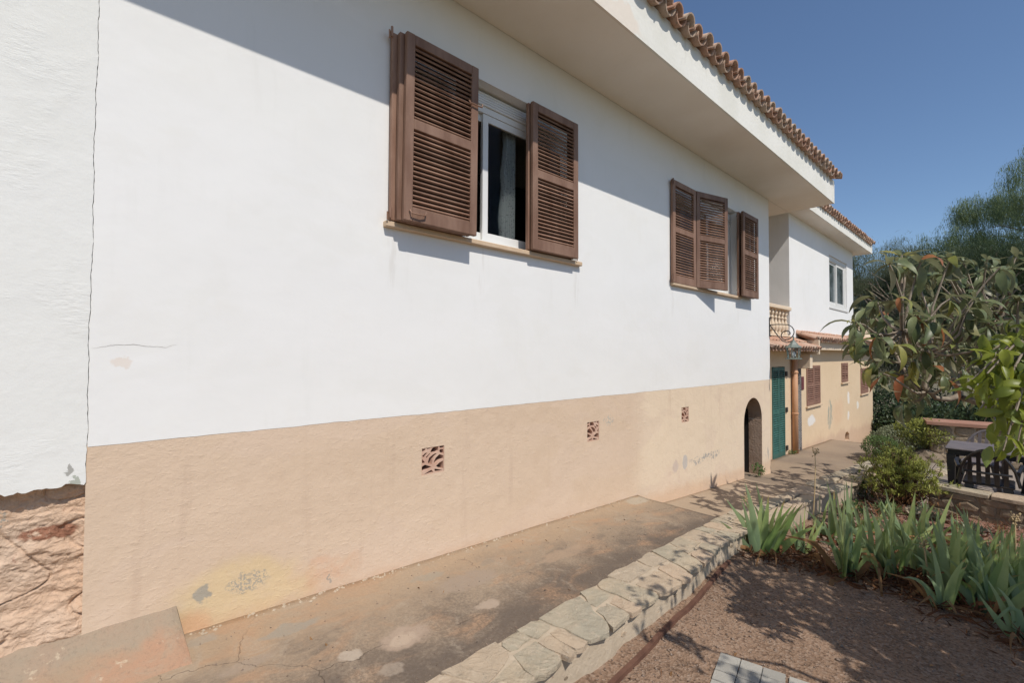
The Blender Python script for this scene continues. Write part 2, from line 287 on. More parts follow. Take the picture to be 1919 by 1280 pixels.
M['mound'] = leafmat('pale_mound_leaf', (.15, .18, .08), (.30, .32, .20), (.2, .22, .14), .25)
M['straw'] = simple('straw_stalk', (.42, .31, .17), (.5, .38, .22), 20, .9, 60, .2, .002, 0)
M['deadwood'] = simple('dead_foliage', (.09, .055, .035), (.16, .10, .06), 20, .95, 60, .3, .003, 0)
M['pebble'] = stone('pebble', (.24, .17, .125), (.36, .27, .21), (.16, .105, .08), 30, .3)
# ---------------------------------------------------------------- mesh helpers
def tag(o, label=None, cat=None, group=None, kind=None):
    if label: o['label'] = label
    if cat: o['category'] = cat
    if group: o['group'] = group
    if kind: o['kind'] = kind
    return o
def empty(name, loc, label, cat, group=None, rz=0):
    o = bpy.data.objects.new(name, None); COL.objects.link(o); o.location = loc; o.rotation_euler.z = rz; o.empty_display_size = .1
    return tag(o, label, cat, group)
def place(name, me, parent=None, loc=None, rot=None, scale=None):
    o = bpy.data.objects.new(name, me); COL.objects.link(o)
    if parent: o.parent = parent
    if loc is not None: o.location = loc
    if rot is not None: o.rotation_euler = rot
    if scale is not None: o.scale = scale
    return o
def wloc(p):
    v = Vector((0, 0, 0))
    while p is not None: v = v+Vector(p.location); p = p.parent
    return v
class MB:
    def __init__(s): s.v = []; s.f = []
    def add(s, vs, fs):
        k = len(s.v); s.v += [tuple(x) for x in vs]; s.f += [tuple(i+k for i in f) for f in fs]; return s
    def box(s, a, b, M4=None):
        (x0, y0, z0), (x1, y1, z1) = a, b
        vs = [Vector(p) for p in ((x0, y0, z0), (x1, y0, z0), (x1, y1, z0), (x0, y1, z0), (x0, y0, z1), (x1, y0, z1), (x1, y1, z1), (x0, y1, z1))]
        if M4: vs = [M4 @ p for p in vs]
        return s.add(vs, [(0, 3, 2, 1), (4, 5, 6, 7), (0, 1, 5, 4), (1, 2, 6, 5), (2, 3, 7, 6), (3, 0, 4, 7)])
    def bev(s, a, b, r=.004, M4=None):
        bm = bmesh.new(); c = [(a[i]+b[i])/2 for i in range(3)]; d = [abs(b[i]-a[i]) for i in range(3)]
        bmesh.ops.create_cube(bm, size=1, matrix=Matrix.Translation(c) @ Matrix.Diagonal((*d, 1)))
        bmesh.ops.bevel(bm, geom=bm.edges[:], offset=min(r, min(d)*.4), segments=1, affect='EDGES')
        if M4: bm.transform(M4)
        bm.verts.index_update(); s.add([v.co for v in bm.verts], [[v.index for v in f.verts] for f in bm.faces]); bm.free(); return s
    def tube(s, pts, r, n=6, cap=True):
        pts = [Vector(p) for p in pts]; rs = r if isinstance(r, (list, tuple)) else [r]*len(pts)
        vs = []; prev = None
        for i, p in enumerate(pts):
            t = (pts[min(i+1, len(pts)-1)]-pts[max(i-1, 0)]).normalized()
            if prev is None: a = t.orthogonal().normalized()
            else: a = (prev-t*prev.dot(t)); a = a.normalized() if a.length > 1e-6 else t.orthogonal().normalized()
            prev = a; b = t.cross(a)
            vs += [p+(a*math.cos(2*math.pi*j/n)+b*math.sin(2*math.pi*j/n))*rs[i] for j in range(n)]
        fs = [(i*n+j, i*n+(j+1) % n, (i+1)*n+(j+1) % n, (i+1)*n+j) for i in range(len(pts)-1) for j in range(n)]
        if cap: fs += [tuple(range(n-1, -1, -1)), tuple(range((len(pts)-1)*n, len(pts)*n))]
        return s.add(vs, fs)
    def lathe(s, prof, c, n=10):
        vs = [(c[0]+r*math.cos(2*math.pi*j/n), c[1]+r*math.sin(2*math.pi*j/n), c[2]+z) for r, z in prof for j in range(n)]
        fs = [(i*n+j, i*n+(j+1) % n, (i+1)*n+(j+1) % n, (i+1)*n+j) for i in range(len(prof)-1) for j in range(n)]
        fs += [tuple(range(n-1, -1, -1)), tuple(range((len(prof)-1)*n, len(prof)*n))]
        return s.add(vs, fs)
    def plate(s, loops, y0, th, axis='y'):
        """flat panel in x-z (axis y) with holes; front face at y0, going th deep"""
        mk = (lambda u, v, d: (u, d, v)) if axis == 'y' else ((lambda u, v, d: (d, u, v)) if axis == 'x' else (lambda u, v, d: (u, v, d)))
        flat = [p for l in loops for p in l]; n = len(flat)
        tr = tessellate_polygon([[Vector((p[0], p[1], 0)) for p in l] for l in loops])
        vs = [mk(p[0], p[1], y0) for p in flat]+[mk(p[0], p[1], y0+th) for p in flat]
        fs = [t for t in tr]+[(t[2]+n, t[1]+n, t[0]+n) for t in tr]; k = 0
        for l in loops:
            L = len(l); fs += [(k+i, k+(i+1) % L, k+(i+1) % L+n, k+i+n) for i in range(L)]; k += L
        return s.add(vs, fs)
    def mesh(s, name, mat, off=None, smooth=False, recalc=False):
        me = bpy.data.meshes.new(name); vs = s.v
        if off is not None: vs = [(a-off[0], b-off[1], c-off[2]) for a, b, c in vs]
        me.from_pydata(vs, [], s.f); me.materials.append(mat)
        if recalc:
            bm = bmesh.new(); bm.from_mesh(me); bmesh.ops.recalc_face_normals(bm, faces=bm.faces[:]); bm.to_mesh(me); bm.free()
        if smooth: me.polygons.foreach_set('use_smooth', [True]*len(me.polygons))
        me.update(); return me
    def build(s, name, mat, parent=None, origin=None, smooth=False, recalc=True):
        o_ = Vector(origin) if origin is not None else (wloc(parent) if parent else Vector((0, 0, 0)))
        o = place(name, s.mesh(name, mat, o_, smooth, recalc), parent); o.location = o_-(wloc(parent) if parent else Vector((0, 0, 0))); return o
def np_mesh(name, V, Fq, mat, smooth=False):
    """V (n,3), Fq (m,k) arrays"""
    me = bpy.data.meshes.new(name); k = Fq.shape[1]
    me.vertices.add(len(V)); me.vertices.foreach_set('co', V.astype(np.float32).ravel())
    me.loops.add(Fq.size); me.loops.foreach_set('vertex_index', Fq.astype(np.int32).ravel())
    me.polygons.add(len(Fq)); me.polygons.foreach_set('loop_start', np.arange(0, Fq.size, k, dtype=np.int32))
    me.materials.append(mat)
    if smooth: me.polygons.foreach_set('use_smooth', np.ones(len(Fq), bool))
    me.update(calc_edges=True); me.validate(); return me
def frames(D, roll=None):
    """orthonormal frames with x axis along D; returns (n,3,3) columns x,y,z"""
    n = len(D); X = D/np.linalg.norm(D, axis=1, keepdims=True); Z0 = np.tile([0, 0, 1.], (n, 1))+rng.normal(0, .02, (n, 3))
    Y = np.cross(Z0, X); Y /= np.linalg.norm(Y, axis=1, keepdims=True)+1e-9; Z = np.cross(X, Y)
    if roll is not None:
        c, s_ = np.cos(roll)[:, None], np.sin(roll)[:, None]; Y, Z = Y*c+Z*s_, -Y*s_+Z*c
    return np.stack([X, Y, Z], axis=2)
def leaf_var(L, Wd, droop, fold, ns=4, point=.9, wave=0):
    """leaf along +x, width y, drooping -z; verts grid 3 x (ns+1)"""
    V = []; x = z = 0; ang = 0
    for i in range(ns+1):
        t = i/ns; wd = Wd*.5*(math.sin(math.pi*min(1, (t*.92+.06))**point))
        if i == ns: wd = Wd*.02
        zz = wave*math.sin(t*9)
        V += [(x, -wd, z+fold*wd+zz), (x, 0, z), (x, wd, z+fold*wd-zz)]
        ang -= droop/ns; x += L/ns*math.cos(ang); z += L/ns*math.sin(ang)
    Fq = []
    for i in range(ns):
        a = i*3; Fq += [(a, a+3, a+4, a+1), (a+1, a+4, a+5, a+2)]
    return np.array(V), np.array(Fq)
def scatter(P, R, sc, variants):
    """instances joined to one mesh array"""
    Vs = []; Fs = []; k = 0
    vid = rng.integers(0, len(variants), len(P))
    for q, (V, Fq) in enumerate(variants):
        I = np.where(vid == q)[0]
        if not len(I): continue
        W = np.einsum('nij,vj->nvi', R[I], V)*sc[I][:, None, None]+P[I][:, None, :]
        f = Fq[None]+(np.arange(len(I))*len(V))[:, None, None]+k
        Vs.append(W.reshape(-1, 3)); Fs.append(f.reshape(-1, Fq.shape[1])); k += W.shape[0]*W.shape[1]
    return np.concatenate(Vs), np.concatenate(Fs)
# =============================================================== THE GROUND
PROF = [(-40, .25), (-3, .12), (1, -.01), (2.5, -.05), (4, -.13), (6, -.30), (7.7, -.44), (8.3, -.50), (10.7, -.57), (13.8, -.67), (20, -1.6), (60, -4.5), (500, -12)]
def TZ(x):
    for (a, b), (c, d) in zip(PROF, PROF[1:]):
        if x <= c: return b+(d-b)*(x-a)/(c-a)
    return PROF[-1][1]
def pathz(x): return .111-(x-.358)*.0352
def grid_obj(name, xs, ys, fz, mat, kind, smooth=True):
    V = np.array([(x, y, fz(x, y)) for x in xs for y in ys]); nx, ny = len(xs), len(ys)
    i, j = np.meshgrid(np.arange(nx-1), np.arange(ny-1), indexing='ij'); a = (i*ny+j).ravel()
    Fq = np.stack([a, a+ny, a+ny+1, a+1], 1)
    o = place(name, np_mesh(name, V, Fq, mat, smooth)); o['kind'] = kind; return o
def nz(x, y, s, a): return mnoise.fractal(Vector((x*s, y*s, 3.3)), .9, 2.0, 4)*a
def terr(x, y):
    z = TZ(x)-.05
    if -4 < x < 9.2 and -4.9 < y < -.9: z -= .25
    if y > -1.15 and x < 8.6: z -= .7
    if y > .3: z -= .3
    return z+(nz(x, y, .08, .35) if x > 22 or abs(y) > 14 else 0)
xs = sorted(set([-60, -30, -15, -8]+list(np.arange(-4, 24, .5))+[26, 30, 35, 42, 50, 62, 80, 110, 160, 240, 400, 700]))
ys = sorted(set([-500, -260, -150, -90, -60, -40, -28, -20, -15, -12, -10, -8]+list(np.arange(-6.4, 2, .4))+[3, 6, 9, 13, 20, 30, 45, 70, 110, 180, 300, 500]))
grid_obj('ground', xs, ys, terr, M['terrain'], 'structure')
def soilz(x, y):
    z = TZ(x)+nz(x, y, 1.1, .022)+nz(x, y, 7, .008)+nz(x, y, 25, .004)
    if y > -1.5: z += .03*min(1, (y+1.5)/.2)
    # the iris bed is a little heaped up
    b = (x-3.75)*.8+(y+1.4)*.45
    return z-.02*max(0, min(1, b*2))
grid_obj('garden_soil', np.arange(-3.5, 9.0, .035), np.arange(-4.8, -1.0, .035), soilz, M['soil'], 'structure')
grid_obj('flower_bed_soil', np.arange(5.3, 7.72, .05), np.arange(-3.9, -1.5, .05), lambda x, y: TZ(x)+nz(x, y, 3, .03)+.02-.3*max(0, max(5.5-x, y+1.75, -3.7-y)), M['redsoil'], 'structure')
def slab_obj(name, pts, zf, th, mat, kind='structure', sub=.07, amp=.004):
    x0, x1, y0, y1 = pts
    nx = max(2, int((x1-x0)/sub)); ny = max(2, int((y1-y0)/sub)); V = []; Fq = []
    X = np.linspace(x0, x1, nx+1); Y = np.linspace(y0, y1, ny+1)
    for x in X:
        for y in Y: V.append((x, y, zf(x, y)+nz(x, y, 2, amp)+nz(x, y, 11, amp*.35)))
    n = len(V); i, j = np.meshgrid(np.arange(nx), np.arange(ny), indexing='ij'); a = (i*(ny+1)+j).ravel()
    Fq = np.stack([a, a+ny+1, a+ny+2, a+1], 1).tolist()
    ring = [i*(ny+1) for i in range(nx+1)]+[nx*(ny+1)+j for j in range(1, ny+1)]+[i*(ny+1)+ny for i in range(nx-1, -1, -1)]+[j for j in range(ny-1, 0, -1)]
    for r in ring: V.append((V[r][0], V[r][1], V[r][2]-th))
    L = len(ring)
    for q in range(L): Fq.append((ring[q], n+q, n+(q+1) % L, ring[(q+1) % L]))
    mb = MB(); mb.add(V, Fq); o = mb.build(name, mat, smooth=False)
    me = o.data; me.polygons.foreach_set('use_smooth', [p.index < nx*ny for p in me.polygons]); 
    o['kind'] = kind; return o
slab_obj('path', (-3.5, 4.36, -1.2, .02), lambda x, y: pathz(x)+.012*max(0, (y+.12)/.12), .3, M['path'])
slab_obj('lower_path', (4.34, 7.24, -1.05, .02), lambda x, y: -.185-(x-4.4)*.062, .3, M['slab'])
slab_obj('driveway', (7.22, 13.8, -1.0, .42), lambda x, y: TZ(x)+.025-.02*(y < -.9), .3, M['drive'], sub=.12)
slab_obj('driveway_slope', (13.78, 24, -1.3, .42), lambda x, y: TZ(x)+.02, .3, M['drive'], sub=.25)
slab_obj('terrace', (7.95, 12.2, -5.2, -1.55), lambda x, y: -.46, .2, M['terrace'], sub=.2)
# sloping concrete fillet at the left foot of the wall
mb = MB(); X = np.linspace(-3.4, .335, 60); 
for i, x in enumerate(X):
    h = .145+.015*math.sin(x*5)+nz(x, 0, 6, .012)
    for y, z in ((.05, h+.02), (-.0, h), (-.05, h*.60), (-.12, h*.30), (-.24, .010), (-.32, -.03)): mb.v.append((x+(0 if i < 59 else -y*.12), y, pathz(x)+z+nz(x, y, 14, .008)))
for i in range(59):
    for j in range(5): mb.f.append((i*6+j, (i+1)*6+j, (i+1)*6+j+1, i*6+j+1))
mb.f.append(tuple(59*6+j for j in range(6))); 
g = NT('cement_fillet', .93, .2); c = g.mix(g.mr(g.noise(3.5, 6, .65), .35, .65), (.34, .25, .17), (.40, .24, .155)); sp = g.n('ShaderNodeSeparateXYZ'); g.lk(g.P, sp.inputs[0])
gb = g.mr(g.ma('ADD', sp.outputs[2], g.ma('MULTIPLY', g.ma('SUBTRACT', g.noise(5, 5, .6), .5), .16)), .165, .215); c = g.mix(g.ma('MULTIPLY', gb, .5), c, (.29, .26, .20)); c = g.mix(g.mr(g.noise(60, 5, .7), .5, .7, 0, .4), c, (.19, .145, .105)); c = g.mix(g.mr(g.noise(6, 5, .7, dist=1), .5, .7, 0, .5), c, (.36, .29, .21))
c = g.mix(g.mr(g.noise(13, 5, .7), .6, .68, 0, .7), c, (.52, .42, .30))
M['fillet'] = g.end(c, g.bump(g.noise(14, 6, .65), .6, .015, g.bump(g.noise(80, 5, .7), .5, .004)))
mb.build('concrete_fillet', M['fillet'], smooth=True)['kind'] = 'structure'
# =============================================================== THE HOUSE
house = empty('house', (0, 0, 0), 'long white rendered house with peach base and brown shutters along the path', 'house')
def rect(x0, x1, z0, z1): return [(x0, z0), (x1, z0), (x1, z1), (x0, z1)]
W1 = (1.42, 3.33, 2.36, 3.61); W2 = (5.11, 7.06, 2.36, 3.61); ZB = 1.078; HX = 8.35
def wob(z): return .002*math.sin(z*7.1)+.0016*math.sin(z*23)+.001*math.sin(z*61)+.0008*math.sin(z*143)
jz = [ZB+(4.12-ZB)*i/160 for i in range(161)]
left = [(wob(z)+.0006+.0008*math.sin(z*37)**2, z) for z in reversed(jz)]
MB().plate([[(wob(ZB)+.002, ZB)]+[(HX*i/400, ZB+nz(HX*i/400, 2, 2.2, .004)+nz(HX*i/400, 7, 14, .0022)) for i in range(1, 400)]+[(HX, ZB), (HX, 4.12)]+left[:-1], rect(W1[0], W1[1], W1[2], W1[3])[::-1], rect(W2[0], W2[1], W2[2], W2[3])[::-1]], -.0016, .0011).build('wall', M['white'], house); MB().plate([[(.004, ZB+.013), (HX, ZB+.013), (HX, 4.12), (.004, 4.12)], rect(*W1)[::-1], rect(*W2)[::-1]], 0, .216).build('wall', M['white'], house)
# old part of the facade left of the joint, its lower edge broken
low = [(-3.5+3.495*i/300, .908+nz(i*.035, 0, 3, .018)+nz(i*.035, 4, 11, .012)+.012*max(0, (i-270)/30)) for i in range(301)]
lz = [.925+(4.12-.925)*i/160 for i in range(161)]
MB().plate([low+[(wob(z)-.0010, z) for z in lz]+[(-3.5, 4.12)]], -.0055, .1).build('wall', M['white_old'], house)
MB().box((-3.5, .12, .6), (.3, .2, 4.1)).build('wall', M['dark'], house)
arch = [(7.25, -.9), (7.25, .455)]+[(7.615-.365*math.cos(math.pi*i/16), .455+.365*math.sin(math.pi*i/16)) for i in range(1, 16)]+[(7.98, .455), (7.98, -.9)]
V3 = [(1.69, .655), (3.50, .655), (5.335, .655)]
base = [(.0, -.9)]+arch+[(HX, -.9), (HX, ZB+.012), (.0, ZB+.012)]
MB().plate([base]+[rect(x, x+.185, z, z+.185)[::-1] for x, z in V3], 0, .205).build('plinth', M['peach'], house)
MB().plate([[(7.981, -.9), (8.335, -.9), (8.335, .8), (7.981, .8)]], .206, .8).build('wall', M['dark'], house)
# brown roughcast inside the arch
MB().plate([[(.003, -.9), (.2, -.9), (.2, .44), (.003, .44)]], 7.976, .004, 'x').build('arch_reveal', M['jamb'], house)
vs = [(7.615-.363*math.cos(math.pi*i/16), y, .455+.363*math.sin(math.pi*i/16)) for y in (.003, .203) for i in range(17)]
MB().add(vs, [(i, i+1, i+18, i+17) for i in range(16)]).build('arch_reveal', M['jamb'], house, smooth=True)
MB().box((6.9, 1.1, -.9), (8.33, 1.15, 1)).build('inner_wall', M['dark'], house)
# rest of the body
mb = MB(); mb.box((HX-.15, .216, -.9), (HX, 9, 4.115)); mb.box((-3.5, 8.85, -.9), (HX-.151, 9, 4.115)); mb.box((-3.5, .25, -.9), (-3.35, 8.84, 4.115)); mb.build('wall', M['peach_cream'], house)
mb = MB(); mb.box((-3.5, .0, 4.13), (9.35, 8.9, 4.2)); mb.build('ceiling_slab', M['soffit'], house)
MB().box((-3.5, -.69, 4.09), (9.34, -.0045, 4.13)).build('soffit', M['soffit'], house)
MB().box((8.352, .0, 4.09), (9.34, 1.3, 4.125)).build('soffit', M['soffit'], house)
MB().box((-3.5, -.71, 4.0885), (9.36, -.69, 4.475)).build('fascia', M['fascia'], house)
MB().box((9.34, -.69, 4.089), (9.36, 4, 4.475)).build('fascia', M['fascia'], house)
# broken plinth of rough stone, left of the joint
P = []; Fc = []; nx, nzz = 420, 200
for i in range(nx+1):
    for j in range(nzz+1):
        x = -2.2+2.2*i/nx; z = .1+.84*j/nzz
        q = Vector((x*4.2+z*1.5, 0, z*6.5))+Vector((1, 0, 1))*.35*mnoise.noise(Vector((x*7, 2, z*7))); d, pts = mnoise.voronoi(q); e = min(.32, d[1]-d[0])
        b = .006*(1-min(1, e*2.6))**2+.016*mnoise.fractal(Vector((x*7, 1, z*10)), .75, 2, 6)+.007*mnoise.turbulence(Vector((x*25+z*9, 4, z*40)), 4, True)
        r = abs(mnoise.noise(Vector((x*3.1+z*2.4, 7, z*7-x*1.1)))); b += .015*max(0, .045-r)/.045
        lowb = max(0, .45-z)*.18
        cor = max(0, 1-abs(x)/.09)*.02
        P.append((x, .048+b*.95-lowb-cor*.5, z))
for i in range(nx):
    for j in range(nzz):
        a = i*(nzz+1)+j; Fc.append((a, a+nzz+1, a+nzz+2, a+1))
g = NT('painted_rubble', .95, .15); c = g.mix(g.mr(g.noise(3, 5), .3, .7), (.60, .41, .28), (.66, .49, .36))
k = g.blob((-.115, 0, .72), (.105, 0, .035), .035, 14, .3); sp = g.n('ShaderNodeMapping'); 
c = g.mix(g.ma('MULTIPLY', k, g.mr(g.noise(24, 4, .7), .35, .5)), c, (.33, .16, .10)); c = g.mix(g.mr(g.noise(7, 6, .7, dist=.5), .62, .68, 0, .8), c, (.36, .20, .14)); c = g.mix(g.mr(g.noise(11, 5, .7), .66, .7, 0, .8), c, (.32, .31, .27))
M['oldbase'] = g.end(c, g.bump(g.noise(30, 6, .65, dist=.6), .9, .02, g.bump(g.noise(110, 4, .6), .5, .004)))
o = place('rough_plinth', np_mesh('rough_plinth', np.array(P), np.array(Fc), M['oldbase'], True), house)
MB().box((-3.5, .13, -.3), (-.001, .2, .93)).build('plinth', M['oldbase'], house)
# hairline crack in the white render
def ribbon(pts, w_, y): 
    mb = MB(); n = len(pts)
    for i, (x, z) in enumerate(pts):
        ww = w_*(.35+.65*math.sin(math.pi*(i+.3)/n))*random.uniform(.6, 1.2); mb.v += [(x, y, z-ww), (x, y, z+ww)]
    for i in range(n-1): mb.f.append((2*i, 2*i+2, 2*i+3, 2*i+1))
    return mb
cr = [(.012, 1.512), (.04, 1.517), (.07, 1.524), (.1, 1.528), (.14, 1.530), (.17, 1.528), (.2, 1.522), (.235, 1.521), (.265, 1.517), (.29, 1.525), (.32, 1.535)]
pts = [(x+random.uniform(-.003, .003), z+random.uniform(-.0018, .0018)) for (a, b), (c_, d_) in zip(cr, cr[1:]) for t in (0, .33, .66) for x, z in [(a+(c_-a)*t, b+(d_-b)*t)]]
ribbon(pts, .0009, -.0026).build('crack', M['crack'], house, recalc=False)
# mortar crumbs and crack along the foot of the wall
mb = MB()
for i in range(420):
    x = random.uniform(.38, 4.3); y = -abs(random.gauss(0, .018))-.004; s_ = random.uniform(.003, .011)*random.choice((.6, 1, 1.5)); z = pathz(x)+.006
    mb.add([(x+s_*random.uniform(.7, 1.3), y, z), (x, y+s_, z), (x-s_*random.uniform(.7, 1.3), y, z), (x, y-s_, z), (x, y, z+s_*.8), (x, y, z-s_)], [(0, 1, 4), (1, 2, 4), (2, 3, 4), (3, 0, 4)])
tag(mb.build('plaster_crumbs', M['mortar']), kind='stuff')
# ventilation tiles
Z15 = [[(340, 385), (420, 375), (430, 410), (370, 450), (345, 480)], [(470, 370), (560, 350), (550, 375), (480, 390)],
       [(575, 450), (600, 390), (640, 350), (785, 322), (785, 440), (740, 478), (650, 490), (572, 490)], [(820, 322), (940, 306), (935, 360), (830, 365)],
       [(815, 440), (850, 405), (930, 410), (938, 520), (880, 525), (830, 480)], [(345, 570), (430, 490), (485, 480), (400, 635)],
       [(460, 660), (450, 600), (540, 510), (562, 522), (500, 620)], [(500, 760), (530, 640), (620, 560), (700, 515), (750, 525), (680, 610), (630, 700), (610, 820), (530, 790)],
       [(665, 750), (720, 640), (820, 550), (935, 590), (935, 680), (800, 740), (680, 825)], [(345, 660), (415, 740), (410, 770), (345, 800)],
       [(338, 870), (420, 820), (600, 890), (520, 945), (338, 1020)], [(725, 880), (820, 790), (930, 735), (935, 965), (800, 930)],
       [(380, 1095), (600, 975), (655, 1045), (500, 1075)], [(685, 960), (720, 960), (920, 1015), (690, 1038)]]
for q, (x, z) in enumerate(V3):
    holes = []
    for hpoly in Z15:
        h_ = []
        for a, b in hpoly:
            u = (a-325)/620; yt = 365-.112*(a-325); v = 1-(b-yt)/750; u = 1-u if q else u
            h_.append((x+.001+.183*min(.985, max(.015, u)), z+.001+.183*min(.985, max(.015, v))))
        holes.append(h_)
    MB().plate([rect(x+.001, x+.184, z+.001, z+.184)]+holes, .004, .06).build('ventilation_tile', M['vent'], house, origin=(x, 0, z))
# windows
def slat_mesh(wd, mat, name='slat', depth=.032, th=.0115, ang=42):
    return MB().box((0, -depth/2, -th/2), (wd, depth/2, th/2), Matrix.Rotation(math.radians(ang), 4, 'X')).mesh(name, mat)
def leaf_frame(wd, ht, th, mat, st=.062, mid=.52):
    mb = MB(); mb.bev((0, 0, 0), (st, th, ht)); mb.bev((wd-st, 0, 0), (wd, th, ht))
    mb.bev((st, .001, 0), (wd-st, th-.001, .095)); mb.bev((st, .001, ht-.07), (wd-st, th-.001, ht)); mb.bev((st, .001, ht*mid-.035), (wd-st, th-.001, ht*mid+.035)); return mb.mesh('shutter', mat)
WD, HT, TH = .585, 1.235, .034
LF = leaf_frame(WD, HT, TH, M['brown']); SL = slat_mesh(WD-.118, M['brown'])
def shutter(parent, x, y, z, ry=0, rz=0, slats=True, skip=()):
    o = place('shutter', LF, parent, (x, y, z), (0, ry, rz))
    for a, b in ((.095, HT*.52-.035), (HT*.52+.035, HT-.07)):
        n = int((b-a)/.0315)
        for i in range(n):
            s_ = place('slat', SL, o, (.059, TH/2+random.uniform(-.001, .001), a+(b-a)*(i+.5)/n), (random.uniform(-.05, .05), random.uniform(-.004, .004), 0))
    return o
zb = 2.352
a = shutter(house, 1.412, -.05, zb); a2 = shutter(house, 1.437, -.092, zb-.002, math.radians(.3)); b = shutter(house, 1.462, -.132, zb-.003, math.radians(.5), math.radians(-.6))
c = shutter(house, 2.655, -.048, zb+.004); d = shutter(house, 2.668, -.094, zb+.002, math.radians(-.3))
e = shutter(house, 5.055, -.05, zb-.01); f = shutter(house, 5.645, -.052, zb-.012, math.radians(.4), math.radians(-15.5))
h = shutter(house, 6.955, -.062, zb-.004); k = shutter(house, 6.94, -.128, zb-.008, math.radians(.3))
def hardware(x, z, y=-.03, s=1):
    mb = MB(); mb.tube([(x, y, z), (x-.018*s, y-.02, z), (x-.018*s, y-.02, z-.05)], .006, 5); mb.tube([(x+.0, y-.02, z-.035), (x, y-.02, z+.03)], .008, 6); return mb
for x, z, s_ in ((1.405, 3.585, 1), (1.405, 2.40, 1), (3.262, 3.5, -1), (3.262, 2.40, -1), (5.05, 3.55, 1), (5.05, 2.42, 1), (6.93, 3.52, 1), (6.93, 2.43, 1)): hardware(x, z, -.035, s_).build('hinge', M['brown'], house, (x, 0, z))
for x, z, y in ((1.56, 2.405, -.138), (2.03, 3.3, -.136)):
    MB().tube([(x-.06, y, z+.012), (x-.055, y-.014, z-.01), (x+.01, y-.018, z-.012), (x+.05, y-.014, z-.006), (x+.055, y-.01, z+.016)], .0055, 5).build('latch', M['brown'], house, (x, 0, z))
def window(x0, x1, z0, z1, xs0):
    w_ = place('window', MB().plate([rect(x0+.002, x1-.002, z0+.002, z1-.13), rect(x0+.05, x1-.05, z0+.04, z1-.18)[::-1]], .10, .07).mesh('window', M['upvc'], recalc=True), house)
    for a_, b_, yy in ((x0+.05, xs0+.035, .135), (xs0-.035, x1-.05, .108)):
        s_ = place('sash', MB().plate([rect(a_, b_, z0+.042, z1-.182), rect(a_+.055, b_-.055, z0+.105, z1-.24)[::-1]], yy, .026).mesh('sash', M['upvc'], recalc=True), w_)
        place('pane', MB().box((a_+.05, yy+.010, z0+.1), (b_-.05, yy+.014, z1-.235)).mesh('pane', M['glass']), w_)
    MB().plate([[(x0+.003, z1-.13), (x1-.003, z1-.13), (x1-.003, z1-.003), (x0+.003, z1-.003)]], .13, .08).build('shutter_box', M['upvc'], w_)
    for i in range(5): MB().bev((x0+.004, .085+.002*i, z1-.128+.022*i), (x1-.004, .129, z1-.109+.022*i), .004).build('roller_slat', M['upvc'], w_)
    return w_
w1 = window(*W1, 2.33); w2 = window(*W2, 6.3)
# dark rooms behind the windows
for x0, x1, z0, z1 in (W1, W2):
    mb = MB(); mb.box((x0-.6, 2.4, z0-1.2), (x1+.9, 2.45, z1+.45)); mb.build('room_wall', M['dark'], house)
# lace curtain, gathered at the right of each window
for cx, cw in ((2.60, .12), (6.62, .34)):
    mb = MB(); n = 90
    for i in range(n+1):
        t = i/n; x = cx+cw*t; y = .19+.022*math.sin(t*47)+.01*math.sin(t*23+1)
        for j in range(9):
            s_ = j/8; edge = (-.05*(1-s_)**.7*(1-t)*0 - .06*(1-t)*(1-s_)+.012*math.sin(j*2.1+t*3)*(1-t)); mb.v.append((x+edge, y, 2.41+.0*s_+(3.42-2.41)*s_))
    for i in range(n):
        for j in range(8): q = i*9+j; mb.f.append((q, q+9, q+10, q+1))
    mb.build('curtain', M['curtain'], house, recalc=False, smooth=True)
for x0, x1 in ((1.385, 3.37), (5.07, 7.10)):
    MB().bev((x0, -.045, 2.312), (x1, .099, 2.3495), .005).build('sill', M['sill'], house)
# roof tiles
def tile_mesh(name, r0, r1, L, cover=True, seg=7, th=.013):
    vs = []; 
    for yy, r in ((0, r0), (L, r1)):
        for rr in (r, r-th):
            for i in range(seg+1):
                a_ = math.pi*i/seg; vs.append((rr*math.cos(a_), yy, (rr*math.sin(a_) if cover else -rr*math.sin(a_))))
    n = seg+1; fs = []
    for i in range(seg):
        fs += [(i, i+1, 2*n+i+1, 2*n+i), (n+i+1, n+i, 3*n+i, 3*n+i+1), (i, n+i, n+i+1, i+1), (2*n+i, 2*n+i+1, 3*n+i+1, 3*n+i)]
    fs += [(0, 2*n, 3*n, n), (seg, n+seg, 3*n+seg, 2*n+seg)]
    me = MB().add(vs, fs).mesh(name, M['tile'], recalc=True); me.polygons.foreach_set('use_smooth', [p.index % 4 in (0, 1) and p.index < seg*4 for p in me.polygons]); return me
TC = tile_mesh('cover_tile', .081, .067, .42); TP = tile_mesh('pan_tile', .086, .072, .42, False)
